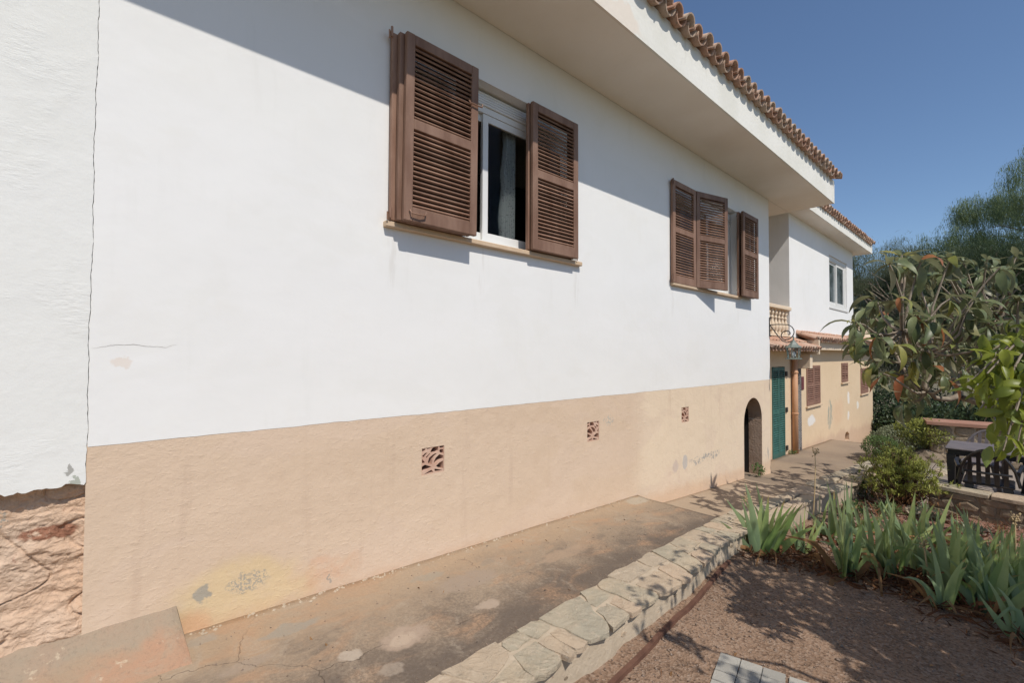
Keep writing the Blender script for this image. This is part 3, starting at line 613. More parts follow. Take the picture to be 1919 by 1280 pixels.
def eave(parent, x0, x1, y, z, sp=.195, slope=.27, rows=3, limit=400, jit=.006, s=1.0):
    n = int((x1-x0)/sp); k = 0; far = []
    for r in range(rows):
        for i in range(n+1):
            x = x0+i*sp; yy = y+r*.33*math.cos(slope)*s; zz = z+r*.33*math.sin(slope)*s+.01*r
            for me, dx, dz, dy in ((TC, 0, .028*s, 0), (TP, sp/2, .052*s, .015)):
                if me is TP and i == n: continue
                L = Vector((x+dx+random.uniform(-jit, jit), yy+dy+random.uniform(-jit, jit)*1.5, zz+dz+random.uniform(-.003, .003))); R = (slope+random.uniform(-.02, .02), random.uniform(-.03, .03), random.uniform(-.03, .03))
                if r == 0 and k < limit: place(me.name.split('.')[0], me, parent, L-wloc(parent), R, (s, s, s)); k += 1
                else: far.append((me, Matrix.LocRotScale(L-wloc(parent), __import__('mathutils').Euler(R), (s, s, s))))
    if far:
        mb = MB()
        for me, mt in far: mb.add([mt @ v.co for v in me.vertices], [tuple(p.vertices) for p in me.polygons])
        place('tile_field', mb.mesh('tile_field', M['tile']), parent)['kind'] = 'stuff'
eave(house, 1.2, 9.35, -.815, 4.462, rows=3)
mb = MB(); mb.add([(-3.5, -.69, 4.475), (9.33, -.69, 4.475), (9.33, 6, 6.2), (-3.5, 6, 6.2), (-3.5, -.69, 4.44), (9.33, -.69, 4.44), (9.33, 6, 6.16), (-3.5, 6, 6.16)], [(0, 1, 2, 3), (7, 6, 5, 4), (0, 4, 5, 1), (1, 5, 6, 2), (2, 6, 7, 3), (3, 7, 4, 0)]); mb.build('roof', M['tile'], house)
# verge tiles on the gable end
for i in range(9):
    place('verge_tile', TC, house, (9.37, -.8+i*.31, 4.50+i*.31*.277+.012), (.27, .0, random.uniform(-.03, .03)))
# =============================================================== THE SECOND HOUSE
YF = .4
h2 = empty('rear_house', (8.36, YF, -.5), 'two-storey house beyond, white above and peach below, with green door', 'house')
MB().plate([[(10.75, 1.86), (16.4, 1.86), (16.4, 4.48), (10.75, 4.48)], rect(13.85, 15.66, 2.72, 4.05)[::-1]], YF, .2).build('wall', M['white'], h2)
MB().box((10.75, YF+.201, 1.7), (10.95, 7.5, 4.48)).build('wall', M['white'], h2)
MB().box((16.2, YF+.201, 1.7), (16.4, 7.5, 4.48)).build('wall', M['white'], h2)
MB().box((9.5, .05, 4.48), (16.94, 7.6, 4.52)).build('soffit', M['soffit'], h2)
MB().box((9.5, .03, 4.478), (16.96, .05, 4.70)).build('fascia', M['fascia'], h2)
MB().box((16.94, .05, 4.478), (16.96, 5, 4.70)).build('fascia', M['fascia'], h2)
eave(h2, 9.75, 16.95, -.05, 4.70, sp=.19, rows=2)
MB().add([(9.5, .05, 4.72), (16.96, .05, 4.72), (16.96, 5, 6.0), (9.5, 5, 6.0)], [(0, 1, 2, 3)]).build('roof', M['tile'], h2)
# lower storey: openings for the door and three windows
D0, D1 = 9.66, 10.40
wins = [(11.83, 12.88, .34, 1.24), (14.93, 15.60, .75, 1.27), (17.2, 18.22, .31, 1.08)]
MB().plate([[(8.36, -1.8), (D0, -1.8), (D0, 1.25), (D1, 1.25), (D1, -1.8), (18.95, -1.8), (18.95, 1.855), (8.36, 1.855)]]+[rect(*q)[::-1] for q in wins]+[[(15.25, -.88), (15.25, -.72), (15.35, -.64), (15.55, -.64), (15.72, -.72), (15.72, -.88)]], YF, .2).build('lower_wall', M['peach_far'], h2)
MB().box((18.75, YF+.201, -1.9), (18.95, 7.5, 1.855)).build('lower_wall', M['peach_far'], h2)
MB().box((8.4, YF+.5, -1.8), (18.7, YF+.55, 1.8)).build('inner_wall', M['dark'], h2)
MB().box((8.36, YF+.201, 1.78), (10.74, 3.2, 1.90)).build('balcony_floor', M['peach_cream'], h2)
MB().box((16.41, YF+.201, 1.75), (18.95, 7.4, 1.86)).build('balcony_floor', M['peach_cream'], h2)
MB().box((8.36, 3.2, 1.9), (10.74, 3.3, 4.4)).build('wall', M['white'], h2)
# upper window
w_ = MB().plate([rect(13.852, 15.658, 2.722, 4.048), rect(13.93, 15.58, 2.80, 3.93)[::-1]], YF+.03, .08).build('window', M['upvc'], h2)
MB().bev((13.80, YF-.02, 2.67), (15.71, YF+.1, 2.718), .006).build('sill', M['upvc'], w_)
for a_, b_, yy in ((13.93, 14.80, .47), (14.72, 15.58, .445)):
    MB().plate([rect(a_, b_, 2.80, 3.93), rect(a_+.09, b_-.09, 2.88, 3.86)[::-1]], yy, .025).build('sash', M['upvc'], w_)
    MB().box((a_+.085, yy+.008, 2.875), (b_-.085, yy+.014, 3.865)).build('pane', M['glass_dark'], w_)
# shuttered lower windows
def small_shutters(x0, x1, z0, z1, mat, y=YF-.02, pt='shutter', nsl=None, th=.03):
    W_ = (x1-x0)/2; H_ = z1-z0; LFm = leaf_frame(W_-.003, H_, th, mat, .05 if W_ > .4 else .035, .5); n = nsl or int(H_/.045); SLm = slat_mesh(W_-.003-2*(.047 if W_ > .4 else .032), mat, depth=.035)
    for s_ in range(2):
        o = place(pt, LFm, h2, Vector((x0+s_*W_, y, z0))-wloc(h2))
        for a_, b_ in ((.095, H_*.5-.035), (H_*.5+.035, H_-.07)):
            m_ = max(2, int(n*(b_-a_)/H_))
            for i in range(m_): place('slat', SLm, o, (.047 if W_ > .4 else .032, th/2, a_+(b_-a_)*(i+.5)/m_))
for q in wins:
    small_shutters(*q, M['brown_far']); MB().bev((q[0]-.06, YF-.05, q[2]-.05), (q[1]+.06, YF-.002, q[2]-.008), .006).build('sill', M['sill'], h2)
small_shutters(D0+.02, D1-.01, -.53, 1.24, M['green'], YF-.01, 'door_leaf', 42)
MB().box((D0-.0, YF-.02, -.62), (D1+.03, YF+.15, -.54)).build('door_step', M['green'], h2)
for z in (1.1, .37, -.4): MB().bev((D1+.02, YF-.03, z-.05), (D1+.10, YF-.002, z+.05), .006).build('hinge', M['iron'], h2)
MB().tube([(10.80, YF-.07, -.56), (10.80, YF-.07, 1.55)], .055, 10).build('downpipe', M['pipe'], h2, smooth=True)
for z in (.25, 1.1): MB().lathe([(.06, 0), (.066, .01), (.066, .03), (.06, .04)], (10.80, YF-.07, z), 10).build('pipe_clip', M['pipe'], h2)
MB().bev((11.47, YF-.015, .72), (11.62, YF-.001, 1.01), .004).build('name_plate', M['signm'], h2)
# wire trellis strip
tr = empty('trellis', (11.05, YF-.02, -.56), 'narrow grey lattice strip fixed upright beside the downpipe', 'trellis')
mb = MB(); z = -.56
while z < 1.24:
    mb.tube([(11.06, YF-.03, z), (11.33, YF-.03, z+.12)], .008, 4); mb.tube([(11.33, YF-.022, z), (11.06, YF-.022, z+.12)], .008, 4); z += .055
mb.build('lattice', M['trellis'], tr)
for x in (11.05, 11.34): MB().box((x-.012, YF-.035, -.56), (x+.012, YF-.008, 1.28)).build('upright', M['trellis'], tr)
# pent roofs
MB().add([(8.36, .02, 1.60), (11.2, .02, 1.60), (11.2, .42, 1.78), (8.36, .42, 1.78), (8.36, .02, 1.57), (11.2, .02, 1.57), (11.2, .42, 1.57), (8.36, .42, 1.57)], [(0, 1, 2, 3), (7, 6, 5, 4), (0, 4, 5, 1), (1, 5, 6, 2), (3, 7, 4, 0)]).build('porch_roof', M['peach_cream'], h2)
eave(h2, 8.45, 11.25, -.04, 1.575, sp=.17, slope=.38, rows=2, s=.85)
MB().bev((11.23, -.0, 1.50), (11.30, .399, 1.80), .004).build('gusset', M['peach_cream'], h2)
MB().bev((11.301, .19, 1.60), (18.9, .398, 1.80), .004).build('beam', M['peach_cream'], h2)
eave(h2, 11.2, 18.9, .05, 1.79, sp=.18, slope=.36, rows=2, s=.9)
MB().add([(11.3, .12, 1.80), (18.9, .12, 1.80), (18.9, .42, 1.92), (11.3, .42, 1.92)], [(0, 1, 2, 3)]).build('pent_roof', M['tile'], h2)
MB().bev((11.0, .10, 1.2), (11.16, .395, 1.5), .01).build('bracket', M['peach_cream'], h2)
# balustrades
bp = [(.042, 0), (.042, .03), (.03, .04), (.03, .055), (.048, .10), (.056, .15), (.046, .21), (.028, .27), (.024, .31), (.036, .325), (.036, .34), (.022, .35), (.022, .375), (.038, .40), (.045, .43), (.032, .455), (.024, .465), (.04, .475), (.04, .50)]
BM = MB().lathe(bp, (0, 0, 0), 8).mesh('baluster', M['peach_cream'], smooth=True)
for x0, x1, z in ((8.36, 10.74, 1.90), (16.45, 18.9, 1.90)):
    MB().bev((x0, YF-.04, z+.50), (x1, YF+.12, z+.575), .01).build('handrail', M['peach_cream'], h2)
    MB().bev((x0, YF-.02, z-.045), (x1, YF+.10, z), .008).build('balustrade_base', M['peach_cream'], h2)
    x = x0+.1
    while x < x1-.04: place('baluster', BM, h2, Vector((x, YF+.04, z))-wloc(h2)); x += .195
# =============================================================== WALL LANTERN
LX, LY = 8.33, -.36
ln = empty('wall_lantern', (LX, 0, 1.45), 'green glazed lantern on a scrolled iron bracket at the house corner', 'lantern')
mb = MB(); mb.tube([(LX, -.006, 2.10), (LX, -.012, 1.80)], .009, 6); 
for z in (2.10, 1.80): mb.lathe([(.0, -.012), (.016, -.008), (.016, .008), (.0, .012)], (LX, -.02, z), 6)
mb.build('wall_bar', M['iron'], ln)
up_ = [(LX, -.012, 1.985), (LX, -.12, 1.99), (LX, -.20, 1.985)]+[(LX, -.235-.135*math.sin(t)*(1-.0*t), 1.86+.125*math.cos(t)) for t in [i*math.pi/10 for i in range(1, 11)]]
sp_ = []
for i in range(1, 22):
    t = math.pi+i*.33; r = .125*math.exp(-i*.115); sp_.append((LX, -.235-.0-r*math.sin(t)*1.05-.055*(1-math.exp(-i*.2)), 1.86+r*math.cos(t)-.03*(1-math.exp(-i*.2))))
MB().tube(up_+sp_, .008, 6).build('scroll', M['iron'], ln, smooth=True)
MB().tube([(LX, -.012, 1.985), (LX, -.07, 1.90), (LX, -.14, 1.79), (LX, -.20, 1.72), (LX, -.26, 1.69), (LX, -.33, 1.70), (LX, LY, 1.735)], .008, 6).build('brace', M['iron'], ln, smooth=True)
MB().tube([(LX, LY, 1.79), (LX, LY, 1.68)], [.008, .014], 6).build('hanger', M['verdigris'], ln)
MB().lathe([(.115, 0), (.118, .012), (.07, .05), (.045, .085), (.03, .10), (.02, .12), (.008, .125)], (LX, LY, 1.60), 6).build('lantern_roof', M['verdigris'], ln)
MB().lathe([(.085, 0), (.12, .004), (.12, .018), (.09, .025)], (LX, LY, 1.415), 6).build('lantern_base', M['verdigris'], ln)
for i in range(6):
    a_ = i*math.pi/3; MB().tube([(LX+.084*math.cos(a_), LY+.084*math.sin(a_), 1.435), (LX+.1*math.cos(a_), LY+.1*math.sin(a_), 1.605)], .007, 4).build('lantern_bar', M['verdigris'], ln)
    b_ = a_+math.pi/3; q = lambda r, an, z: (LX+r*math.cos(an), LY+r*math.sin(an), z)
    MB().add([q(.08, a_, 1.44), q(.08, b_, 1.44), q(.096, b_, 1.6), q(.096, a_, 1.6)], [(0, 1, 2, 3)]).build('glass_pane', M['glass'], ln, recalc=False)
MB().lathe([(.01, 0), (.018, .02), (.026, .06), (.018, .09), (.0, .1)], (LX, LY, 1.445), 8).build('bulb', M['upvc'], ln, smooth=True)
# =============================================================== COPED GARDEN WALL
gw = empty('garden_wall', (2, -1.2, 0), 'low retaining wall topped with pale irregular flagstones along the path', 'wall')
IN = [(-1.5, -1.16), (1.03, -1.13), (1.72, -1.09), (2.85, -1.0), (4.09, -.97), (4.45, -.955)]
OUT = [(-1.5, -1.40), (1.0, -1.385), (1.456, -1.374), (1.774, -1.372), (2.08, -1.355), (2.74, -1.344), (3.5, -1.254), (4.106, -1.235), (4.45, -1.24)]
def interp(L, x):
    if x <= L[0][0]: return L[0][1]
    for (a_, b_), (c_, d_) in zip(L, L[1:]):
        if x <= c_: return b_+(d_-b_)*(x-a_)/(c_-a_)
    return L[-1][1]
def copetop(x): return pathz(x)+.085
mb = MB(); n = 90; X = np.linspace(-1.5, 4.42, n)
for x in X:
    yi, yo = interp(IN, x)-.006, interp(OUT, x)+.016+nz(x, 0, 6, .008); zt = copetop(x)-.009; zl = TZ(x)-.06
    mb.v += [(x, yi, pathz(x)-.05), (x, yi, zt), (x, (yi+yo)/2, zt+.004), (x, yo, zt), (x, yo-.006+nz(x, 3, 9, .01), zt-.035), (x, yo-.022+nz(x, 5, 6, .015), zl)]
for i in range(n-1):
    for j in range(5): q = i*6+j; mb.f.append((q, q+6, q+7, q+1))
mb.f += [tuple(range(6)), tuple(range((n-1)*6, n*6))]
M['render_side'] = simple('crumbling_render', (.40, .29, .20), (.33, .24, .17), 5, .95, 35, 1, .015, 0)
mb.build('wall_core', M['mortar'], gw)
def flag(parent, poly, ztop, th, mat, name='coping_stone', origin=None, tilt=.004):
    """irregular slab: rounded jittered polygon with chamfered rim"""
    c_ = Vector((sum(p[0] for p in poly)/len(poly), sum(p[1] for p in poly)/len(poly))); P_ = []
    n_ = len(poly)
    for i in range(n_):
        a_, b_ = Vector(poly[i]), Vector(poly[(i+1) % n_]); 
        for t in (0, .33, .66):
            p = a_.lerp(b_, t)+Vector((random.uniform(-1, 1), random.uniform(-1, 1)))*.012
            if t == 0: p = p.lerp(c_, random.uniform(.02, .09))
            P_.append(p)
    tx, ty = random.uniform(-tilt, tilt)*6, random.uniform(-tilt, tilt)*6
    zf = lambda p: ztop(p[0])+tx*(p[0]-c_[0])+ty*(p[1]-c_[1])+nz(p[0], p[1], 9, .004)
    mb = MB(); k_ = len(P_)
    for s_, dz in ((1, -th), (1.0, -.004), (.985, 0), (.5, .002)):
        for p in P_: q = c_+(p-c_)*s_; mb.v.append((q[0], q[1], zf(q)+dz+random.uniform(-.002, .002)))
    mb.v.append((c_[0], c_[1], zf(c_)+.003))
    for l in range(3):
        for i in range(k_): mb.f.append((l*k_+i, l*k_+(i+1) % k_, (l+1)*k_+(i+1) % k_, (l+1)*k_+i))
    for i in range(k_): mb.f.append((3*k_+i, 3*k_+(i+1) % k_, 4*k_))
    mb.f.append(tuple(range(k_-1, -1, -1)))
    o = mb.build(name, mat, parent, origin=(c_[0], c_[1], ztop(c_[0])-th)); return o
def coping_run(parent, x0, x1, IN_, OUT_, top, over=.02, lmin=.16, lmax=.36):
    x = x0; k = 0; sk0 = random.uniform(-.06, .06)
    while x < x1-.05:
        L_ = random.uniform(lmin, lmax); xe = min(x1, x+L_); sk1 = random.uniform(-.08, .08); g_ = .005
        def pt(xx, v, sk): xx = xx+sk*(v-.5)*2; return (xx, interp(IN_, xx)*(1-v)+(interp(OUT_, xx)-over)*v)
        mode = random.random()
        if mode < .25: flag(parent, [pt(x+g_, 0, sk0), pt(xe-g_, 0, sk1), pt(xe-g_, .5, sk1), pt(xe-g_, 1.01, sk1), pt(x+g_, 1.0, sk0), pt(x+g_, .5, sk0)], top, .026, M['coping'])
        else:
            v0, v1 = random.uniform(.35, .65), random.uniform(.35, .65); xm0, xm1 = x, xe
            dv = .03
            flag(parent, [pt(x+g_, 0, sk0), pt(xe-g_, 0, sk1), pt(xe-g_, v1-dv, sk1), pt(x+g_, v0-dv, sk0)], top, .024, M['coping'])
            if random.random() < .4:
                flag(parent, [pt(x+g_, v0+dv, sk0), pt((x+xe)/2-g_, (v0+v1)/2+dv, 0), pt((x+xe)/2-g_, 1.0, 0), pt(x+g_, 1.03, sk0)], top, .026, M['coping'])
                flag(parent, [pt((x+xe)/2+g_, (v0+v1)/2+dv, 0), pt(xe-g_, v1+dv, sk1), pt(xe-g_, 1.0, sk1), pt((x+xe)/2+g_, .99, 0)], top, .026, M['coping'])
            else: flag(parent, [pt(x+g_, v0+dv, sk0), pt(xe-g_, v1+dv, sk1), pt(xe-g_, 1.0, sk1), pt((x+xe)/2, 1.05, (sk0+sk1)/2), pt(x+g_, .98, sk0)], top, .026, M['coping'])
        x = xe; sk0 = sk1; k += 1
coping_run(gw, -1.4, 4.43, IN, OUT, copetop)
# small rubble stones on the garden face under the coping
for i in range(30):
    x = .9+i*.118+random.uniform(-.02, .02); y = interp(OUT, x)-.0; z = copetop(x)-.075-random.uniform(0, .05)
    mb = MB(); r = random.uniform(.022, .045)
    for j in range(6):
        for q, (yy, k_) in enumerate(((-.012, .6), (.03, 1))): mb.v.append((x+r*k_*math.cos(j*1.047+.3*random.random()), y+.02+yy, z+r*k_*.5*math.sin(j*1.047)))
    for j in range(6): a_ = j*2; b_ = ((j+1) % 6)*2; mb.f.append((a_, b_, b_+1, a_+1))
    mb.f.append((0, 2, 4, 6, 8, 10)); mb.build('stone', M['coping'] if i % 3 else M['rubble'], gw, origin=(x, y, z))
# second run, lower, following the drive
gw2 = empty('garden_wall', (6, -1.1, -.3), 'lower continuation of the flagstone wall beside the drive behind the irises', 'wall')
IN2 = [(4.45, -.955), (7.2, -.92), (9.0, -.96), (10.2, -.98)]; OUT2 = [(4.45, -1.22), (6.2, -1.25), (7.0, -1.3), (9.0, -1.36), (10.2, -1.36)]
def top2(x): return .0-.06*(x-4.4) if x < 7.2 else -.168-.07*(x-7.2)
mb = MB(); X = np.linspace(4.425, 10.2, 50)
for x in X: mb.v += [(x, interp(IN2, x)-.01, -1), (x, interp(IN2, x)-.01, top2(x)-.03), (x, interp(OUT2, x)+.01, top2(x)-.03), (x, interp(OUT2, x)+.01, -1)]
for i in range(49):
    for j in range(3): q = i*4+j; mb.f.append((q, q+4, q+5, q+1))
mb.f += [(0, 1, 2, 3), (196, 197, 198, 199)]; mb.build('wall_core', M['mortar'], gw2)
coping_run(gw2, 4.45, 10.2, IN2, OUT2, top2, .01, .4, .7)
# rusty edging strip
mb = MB(); X = np.linspace(.6, 3.55, 40)
for x in X: y = interp([(.6, -1.62), (1.85, -1.475), (2.6, -1.41), (3.55, -1.29)], x); z = soilz(x, y); mb.v += [(x, y+.012, z-.05), (x, y+.012, z+.022), (x, y-.012, z+.022), (x, y-.012, z-.05)]
for i in range(39):
    for j in range(3): q = i*4+j; mb.f.append((q, q+4, q+5, q+1))
mb.f += [(0, 1, 2, 3), (156, 157, 158, 159)]; tag(mb.build('edging_strip', M['rust'], origin=(.6, -1.5, 0)), 'thin rusty steel edging strip running along the soil beside the wall', 'edging')
# concrete pavers at the bottom edge
def paver(name, c0, ax, ay, nx_, ny_, label):
    e_ = empty(name, c0, label, 'paving slab', 'grey embossed paving slabs laid on the soil'); A, B = Vector(ax), Vector(ay)
    mb = MB(); mt = Matrix(((A.x, B.x, 0, c0[0]), (A.y, B.y, 0, c0[1]), (0, 0, 1, c0[2]), (0, 0, 0, 1)))
    mb.bev((0, 0, -.04), (1, 1, -.012), .003, mt); mb.build('slab_base', M['paver'], e_)
    for i in range(nx_):
        for j in range(ny_):
            off = .5/nx_*(j % 2)
            a_, b_ = (i/nx_+.006, (i+1)/nx_-.006); mb = MB(); mb.bev((a_, j/ny_+.008, -.0118), (b_, (j+1)/ny_-.008, -.002+random.uniform(-.001, .002)), .006, mt); mb.build('block', M['paver'], e_)
    return e_
PA = (2.418, -1.709, -.03); PB = (2.49, -1.99, -.03)
paver('paving_slab', PA, (PB[0]-PA[0], PB[1]-PA[1]), (-.30, -.07), 3, 4, 'grey embossed paving slab at the bottom edge, the one nearer the wall')
paver('paving_slab', (PB[0]+.002, PB[1]-.012, -.034), (.075, -.283), (-.30, -.07), 3, 4, 'grey embossed paving slab at the bottom edge, right beside its neighbour')
# =============================================================== SOIL DRESSING
P_ = []; 
N = 5200; x = rng.uniform(.8, 5.2, N); y = rng.uniform(-3.6, -1.35, N); s_ = np.clip(rng.lognormal(-5.4, .45, N), .0018, .014)
P_ = np.stack([x, y, [soilz(a_, b_)+.3*c_ for a_, b_, c_ in zip(x, y, s_)]], 1)
octv = np.array([(1, 0, 0), (0, 1, 0), (-1, 0, 0), (0, -1, 0), (0, 0, .7), (0, 0, -.7)]); octf = np.array([(0, 1, 4), (1, 2, 4), (2, 3, 4), (3, 0, 4), (1, 0, 5), (2, 1, 5), (3, 2, 5), (0, 3, 5)])
vars_ = [(octv*rng.uniform(.6, 1.3, (6, 3)), octf) for _ in range(6)]
V_, F_ = scatter(P_, frames(rng.normal(0, 1, (N, 3))*[1, 1, .3]), s_, vars_)
tag(place('gravel', np_mesh('gravel', V_, F_, M['pebble'])), kind='stuff')
# grit and blown leaves caught along the wall, the kerb and the step
N = 2600; t_ = rng.uniform(.4, 4.3, N); w_r = rng.random(N); yk = np.array([interp(IN, a_) for a_ in t_])
yy = np.where(w_r < .30, -abs(rng.normal(0, .05, N))-.01, np.where(w_r < .75, yk+.012+abs(rng.normal(0, .07, N)), rng.uniform(-1, -.03, N)))
ss = np.clip(rng.lognormal(-6.0, .5, N), .0012, .007); Q = np.stack([t_, yy, [pathz(a_)+nz(a_, b_, 2, .004)+.001 for a_, b_ in zip(t_, yy)]], 1)
V_, F_ = scatter(Q, frames(rng.normal(0, 1, (N, 3))*[1, 1, .3]), ss, vars_); tag(place('path_grit', np_mesh('path_grit', V_, F_, M['pebble'])), kind='stuff')
N = 46; t_ = rng.uniform(.5, 4.3, N); yk = np.array([interp(IN, a_) for a_ in t_]); yy = np.where(rng.random(N) < .6, yk+.02+abs(rng.normal(0, .06, N)), rng.uniform(-1, -.05, N)); Q = np.stack([t_, yy, [pathz(a_)+.008 for a_ in t_]], 1)
V_, F_ = scatter(Q, frames(rng.normal(0, 1, (N, 3))*[1, 1, .12], rng.normal(0, .4, N)), rng.uniform(.5, 1.1, N), [leaf_var(.035, .012, 1.2, .4, 3), leaf_var(.03, .003, .4, .1, 2), leaf_var(.05, .01, 1.8, .4, 3)]); tag(place('blown_leaves', np_mesh('blown_leaves', V_, F_, M['iris_dry'])), kind='stuff')
N = 60; x = rng.uniform(1.6, 4.2, N); y = rng.uniform(-3.2, -1.5, N); Q = np.stack([x, y, [soilz(a_, b_)+.01 for a_, b_ in zip(x, y)]], 1)
V_, F_ = scatter(Q, frames(rng.normal(0, 1, (N, 3))*[1, 1, .12], rng.normal(0, .4, N)), rng.uniform(.5, 1.2, N), [leaf_var(.05, .018, 1.2, .4, 3), leaf_var(.08, .004, .4, .1, 2), leaf_var(.07, .012, 1.8, .4, 3)]); tag(place('fallen_leaves', np_mesh('fallen_leaves', V_, F_, M['iris_dry'])), kind='stuff')
# =============================================================== IRISES
def iris_var(L, wd, bend, tw=0, kink=None):
    V = []; ns = 8; x = z = 0; ang = math.pi/2
    for i in range(ns+1):
        t = i/ns; h_ = wd*.68*(1-.38*t)*min(1, (1-t)**.7*1.5)*(.7+.3*min(1, t*4)); 
        a_ = tw*t; c_, s2 = math.cos(a_), math.sin(a_)
        V += [(x-h_*math.sin(ang)*c_, -h_*s2-.001, z+h_*math.cos(ang)*c_), (x, .0045*(1-t), z), (x+h_*math.sin(ang)*c_, h_*s2-.001, z-h_*math.cos(ang)*c_)]
        ang -= bend/ns*(2*t if kink is None else (6 if abs(t-kink) < .1 else .3)); x += L/ns*math.cos(ang); z += L/ns*math.sin(ang)
    Fq = []
    for i in range(ns): a_ = i*3; Fq += [(a_, a_+1, a_+4, a_+3), (a_+1, a_+2, a_+5, a_+4)]
    return np.array(V), np.array(Fq)
IV = []
for i, (L_, wd, bd, tw, kk) in enumerate(((.46, .042, .25, .3, None), (.40, .046, .5, -.4, None), (.5, .038, .15, .2, None), (.34, .044, .8, .5, None), (.43, .04, -.1, -.3, None), (.30, .036, .35, .2, None), (.38, .036, 1.6, .4, None), (.36, .034, 1.5, .2, .55))):
    v_, f_ = iris_var(L_, wd, bd, tw, kk); IV.append(v_); me = np_mesh('iris_leaf', v_, f_, M['iris'], True); IV[i] = me
IVD = [np_mesh('dry_leaf', *iris_var(L_, wd, bd, tw, kk), M['iris_dry'], True) for L_, wd, bd, tw, kk in ((.34, .022, 1.9, 1.5, None), (.3, .018, 2.6, 2, None), (.36, .02, 1.2, 1, .5), (.42, .02, 1.5, 2.5, .4))]
def iris(x, y, fans, label, sc=1.0, dry=5):
    z = soilz(x, y)-.02; sc *= 1.27
    e_ = empty('iris_clump', (x, y, z), label, 'iris', 'iris clumps in the garden bed')
    for q in range(fans):
        az = random.uniform(0, math.pi) if q else YAW*0+math.radians(-48+random.uniform(-25, 25)); r_ = .0 if q == 0 else random.uniform(.04, .13)
        bx, by = r_*math.cos(q*2.4+x), r_*math.sin(q*2.4+x); n_ = random.randint(7, 9)
        for i in range(n_):
            t = (i/(n_-1)-.5)*2; tilt = t*random.uniform(.25, .62)+random.uniform(-.06, .06)
            me = random.choice(IV[:6] if random.random() < .78 else IV[6:]); s2 = sc*random.uniform(.8, 1.12)*(1-.12*abs(t))
            sgn = 1 if t > 0 else -1
            R = Matrix.Rotation(az, 4, 'Z') @ Matrix.Rotation(tilt, 4, 'Y') @ Matrix.Rotation(random.uniform(-.12, .12), 4, 'X') @ Matrix.Rotation(random.uniform(-.25, .25)+(math.pi if sgn < 0 else 0), 4, 'Z')
            o = place('leaf', me, e_, (bx+t*.03*math.cos(az), by+t*.03*math.sin(az), 0)); o.rotation_euler = R.to_euler(); o.scale = (s2, s2, s2)
    for i in range(dry):
        a_ = random.uniform(0, 6.28); o = place('dry_leaf', random.choice(IVD), e_, (.06*math.cos(a_), .06*math.sin(a_), .01)); o.rotation_euler = (random.uniform(-.5, .5), random.uniform(.3, 1.2), a_)
        o.scale = (sc,)*3; o['label'] = 'withered brown leaf'
    return e_
def gz(px, py, it=20):
    d = ray(px, py); t = 3.
    for _ in range(it): p = CAMP+d*t; t += (p.z-TZ(p.x))/(-d.z)*.8
    return CAMP+d*t
IR = [((1440, 1042), 3, 'iris clump nearest the corner of the flagstone wall', .95), ((1505, 1035), 1, 'small drooping iris clump between two taller clumps near the wall corner', .75),
      ((1590, 1082), 3, 'tall fan-shaped iris clump standing in front with brown-tipped leaves', 1.12), ((1650, 1066), 2, 'broad iris clump just right of the tall fan', 1.0),
      ((1705, 1045), 2, 'iris clump set back in the middle of the bed', .95), ((1768, 1142), 1, 'small iris offshoot with a fallen leaf at the front edge of the bed', .72),
      ((1795, 1120), 3, 'big iris clump with upright leaves behind the small offshoot', 1.05), ((1848, 1128), 3, 'dense iris clump between the big one and the right edge', 1.0),
      ((1905, 1120), 2, 'iris clump cut by the right edge of the picture', 1.0), ((1735, 1075), 2, 'iris clump low at the back of the bed, before the reddish soil', .8),
      ((1915, 1200), 1, 'sprawling iris at the right edge in front, leaves arching outward', .8), ((1868, 1150), 3, 'low iris clump in front of the dense one, leaning to the right', .95), ((1680, 1085), 2, 'iris clump filling the gap right of the broad clump', .95), ((1825, 1095), 2, 'iris clump tucked behind the big clump', .95), ((1745, 1030), 2, 'iris clump at the back middle, next to the reddish soil', .9), ((1915, 1160), 2, 'iris clump at the right edge above the sprawling one', 1.0), ((1560, 1010), 2, 'iris clump at the back beside the dry stalk', .85),
      ((1625, 1010), 2, 'iris clump at the back with a rusty dead leaf', .85), ((1890, 1060), 2, 'iris clump at the back right with pale tips', .85), ((1820, 1060), 2, 'iris clump at the back behind the dense one', .85)]
IRP = []
for (px, py), fn, lb, sc in IR:
    p = gz(px, py); IRP.append(p); iris(p.x, p.y, fn, lb, sc)
# dry leaves strewn round the clumps
P_ = []
for p in IRP: P_ += [(p.x+rng.normal(-.02, .13), p.y+rng.normal(0, .15)) for _ in range(100)]
for t in np.linspace(0, 1, 420):
    q = gz(1390+530*t, 1045+125*t**1.3+rng.normal(0, 7)); P_.append((q.x+rng.normal(0, .05), q.y+rng.normal(0, .05)))
P_ = [(a_, b_) for a_, b_ in P_ if b_ < -1.27]
P_ = np.array([(a_, b_, soilz(a_, b_)+abs(rng.normal(.008, .022))) for a_, b_ in P_])
D_ = rng.normal(0, 1, (len(P_), 3))*[1, 1, .22]; lv = [leaf_var(.17, .014, 1.2, .5, 4), leaf_var(.12, .018, -.9, .3, 4), leaf_var(.2, .009, 1.8, .2, 4), leaf_var(.09, .02, .6, .6, 3), leaf_var(.14, .012, 2.4, .3, 4)]
V_, F_ = scatter(P_, frames(D_, rng.normal(0, .9, len(P_))), rng.uniform(.5, 1.35, len(P_)), lv)
tag(place('leaf_litter', np_mesh('leaf_litter', V_, F_, M['litter'])), kind='stuff')
# paler curls on top
I = rng.choice(len(P_), 150); V_, F_ = scatter(P_[I]+[0, 0, .01], frames(rng.normal(0, 1, (150, 3))*[1, 1, .3], rng.normal(0, .9, 150)), rng.uniform(.6, 1.3, 150), lv)
tag(place('pale_leaf_litter', np_mesh('pale_leaf_litter', V_, F_, M['iris_dry'])), kind='stuff')
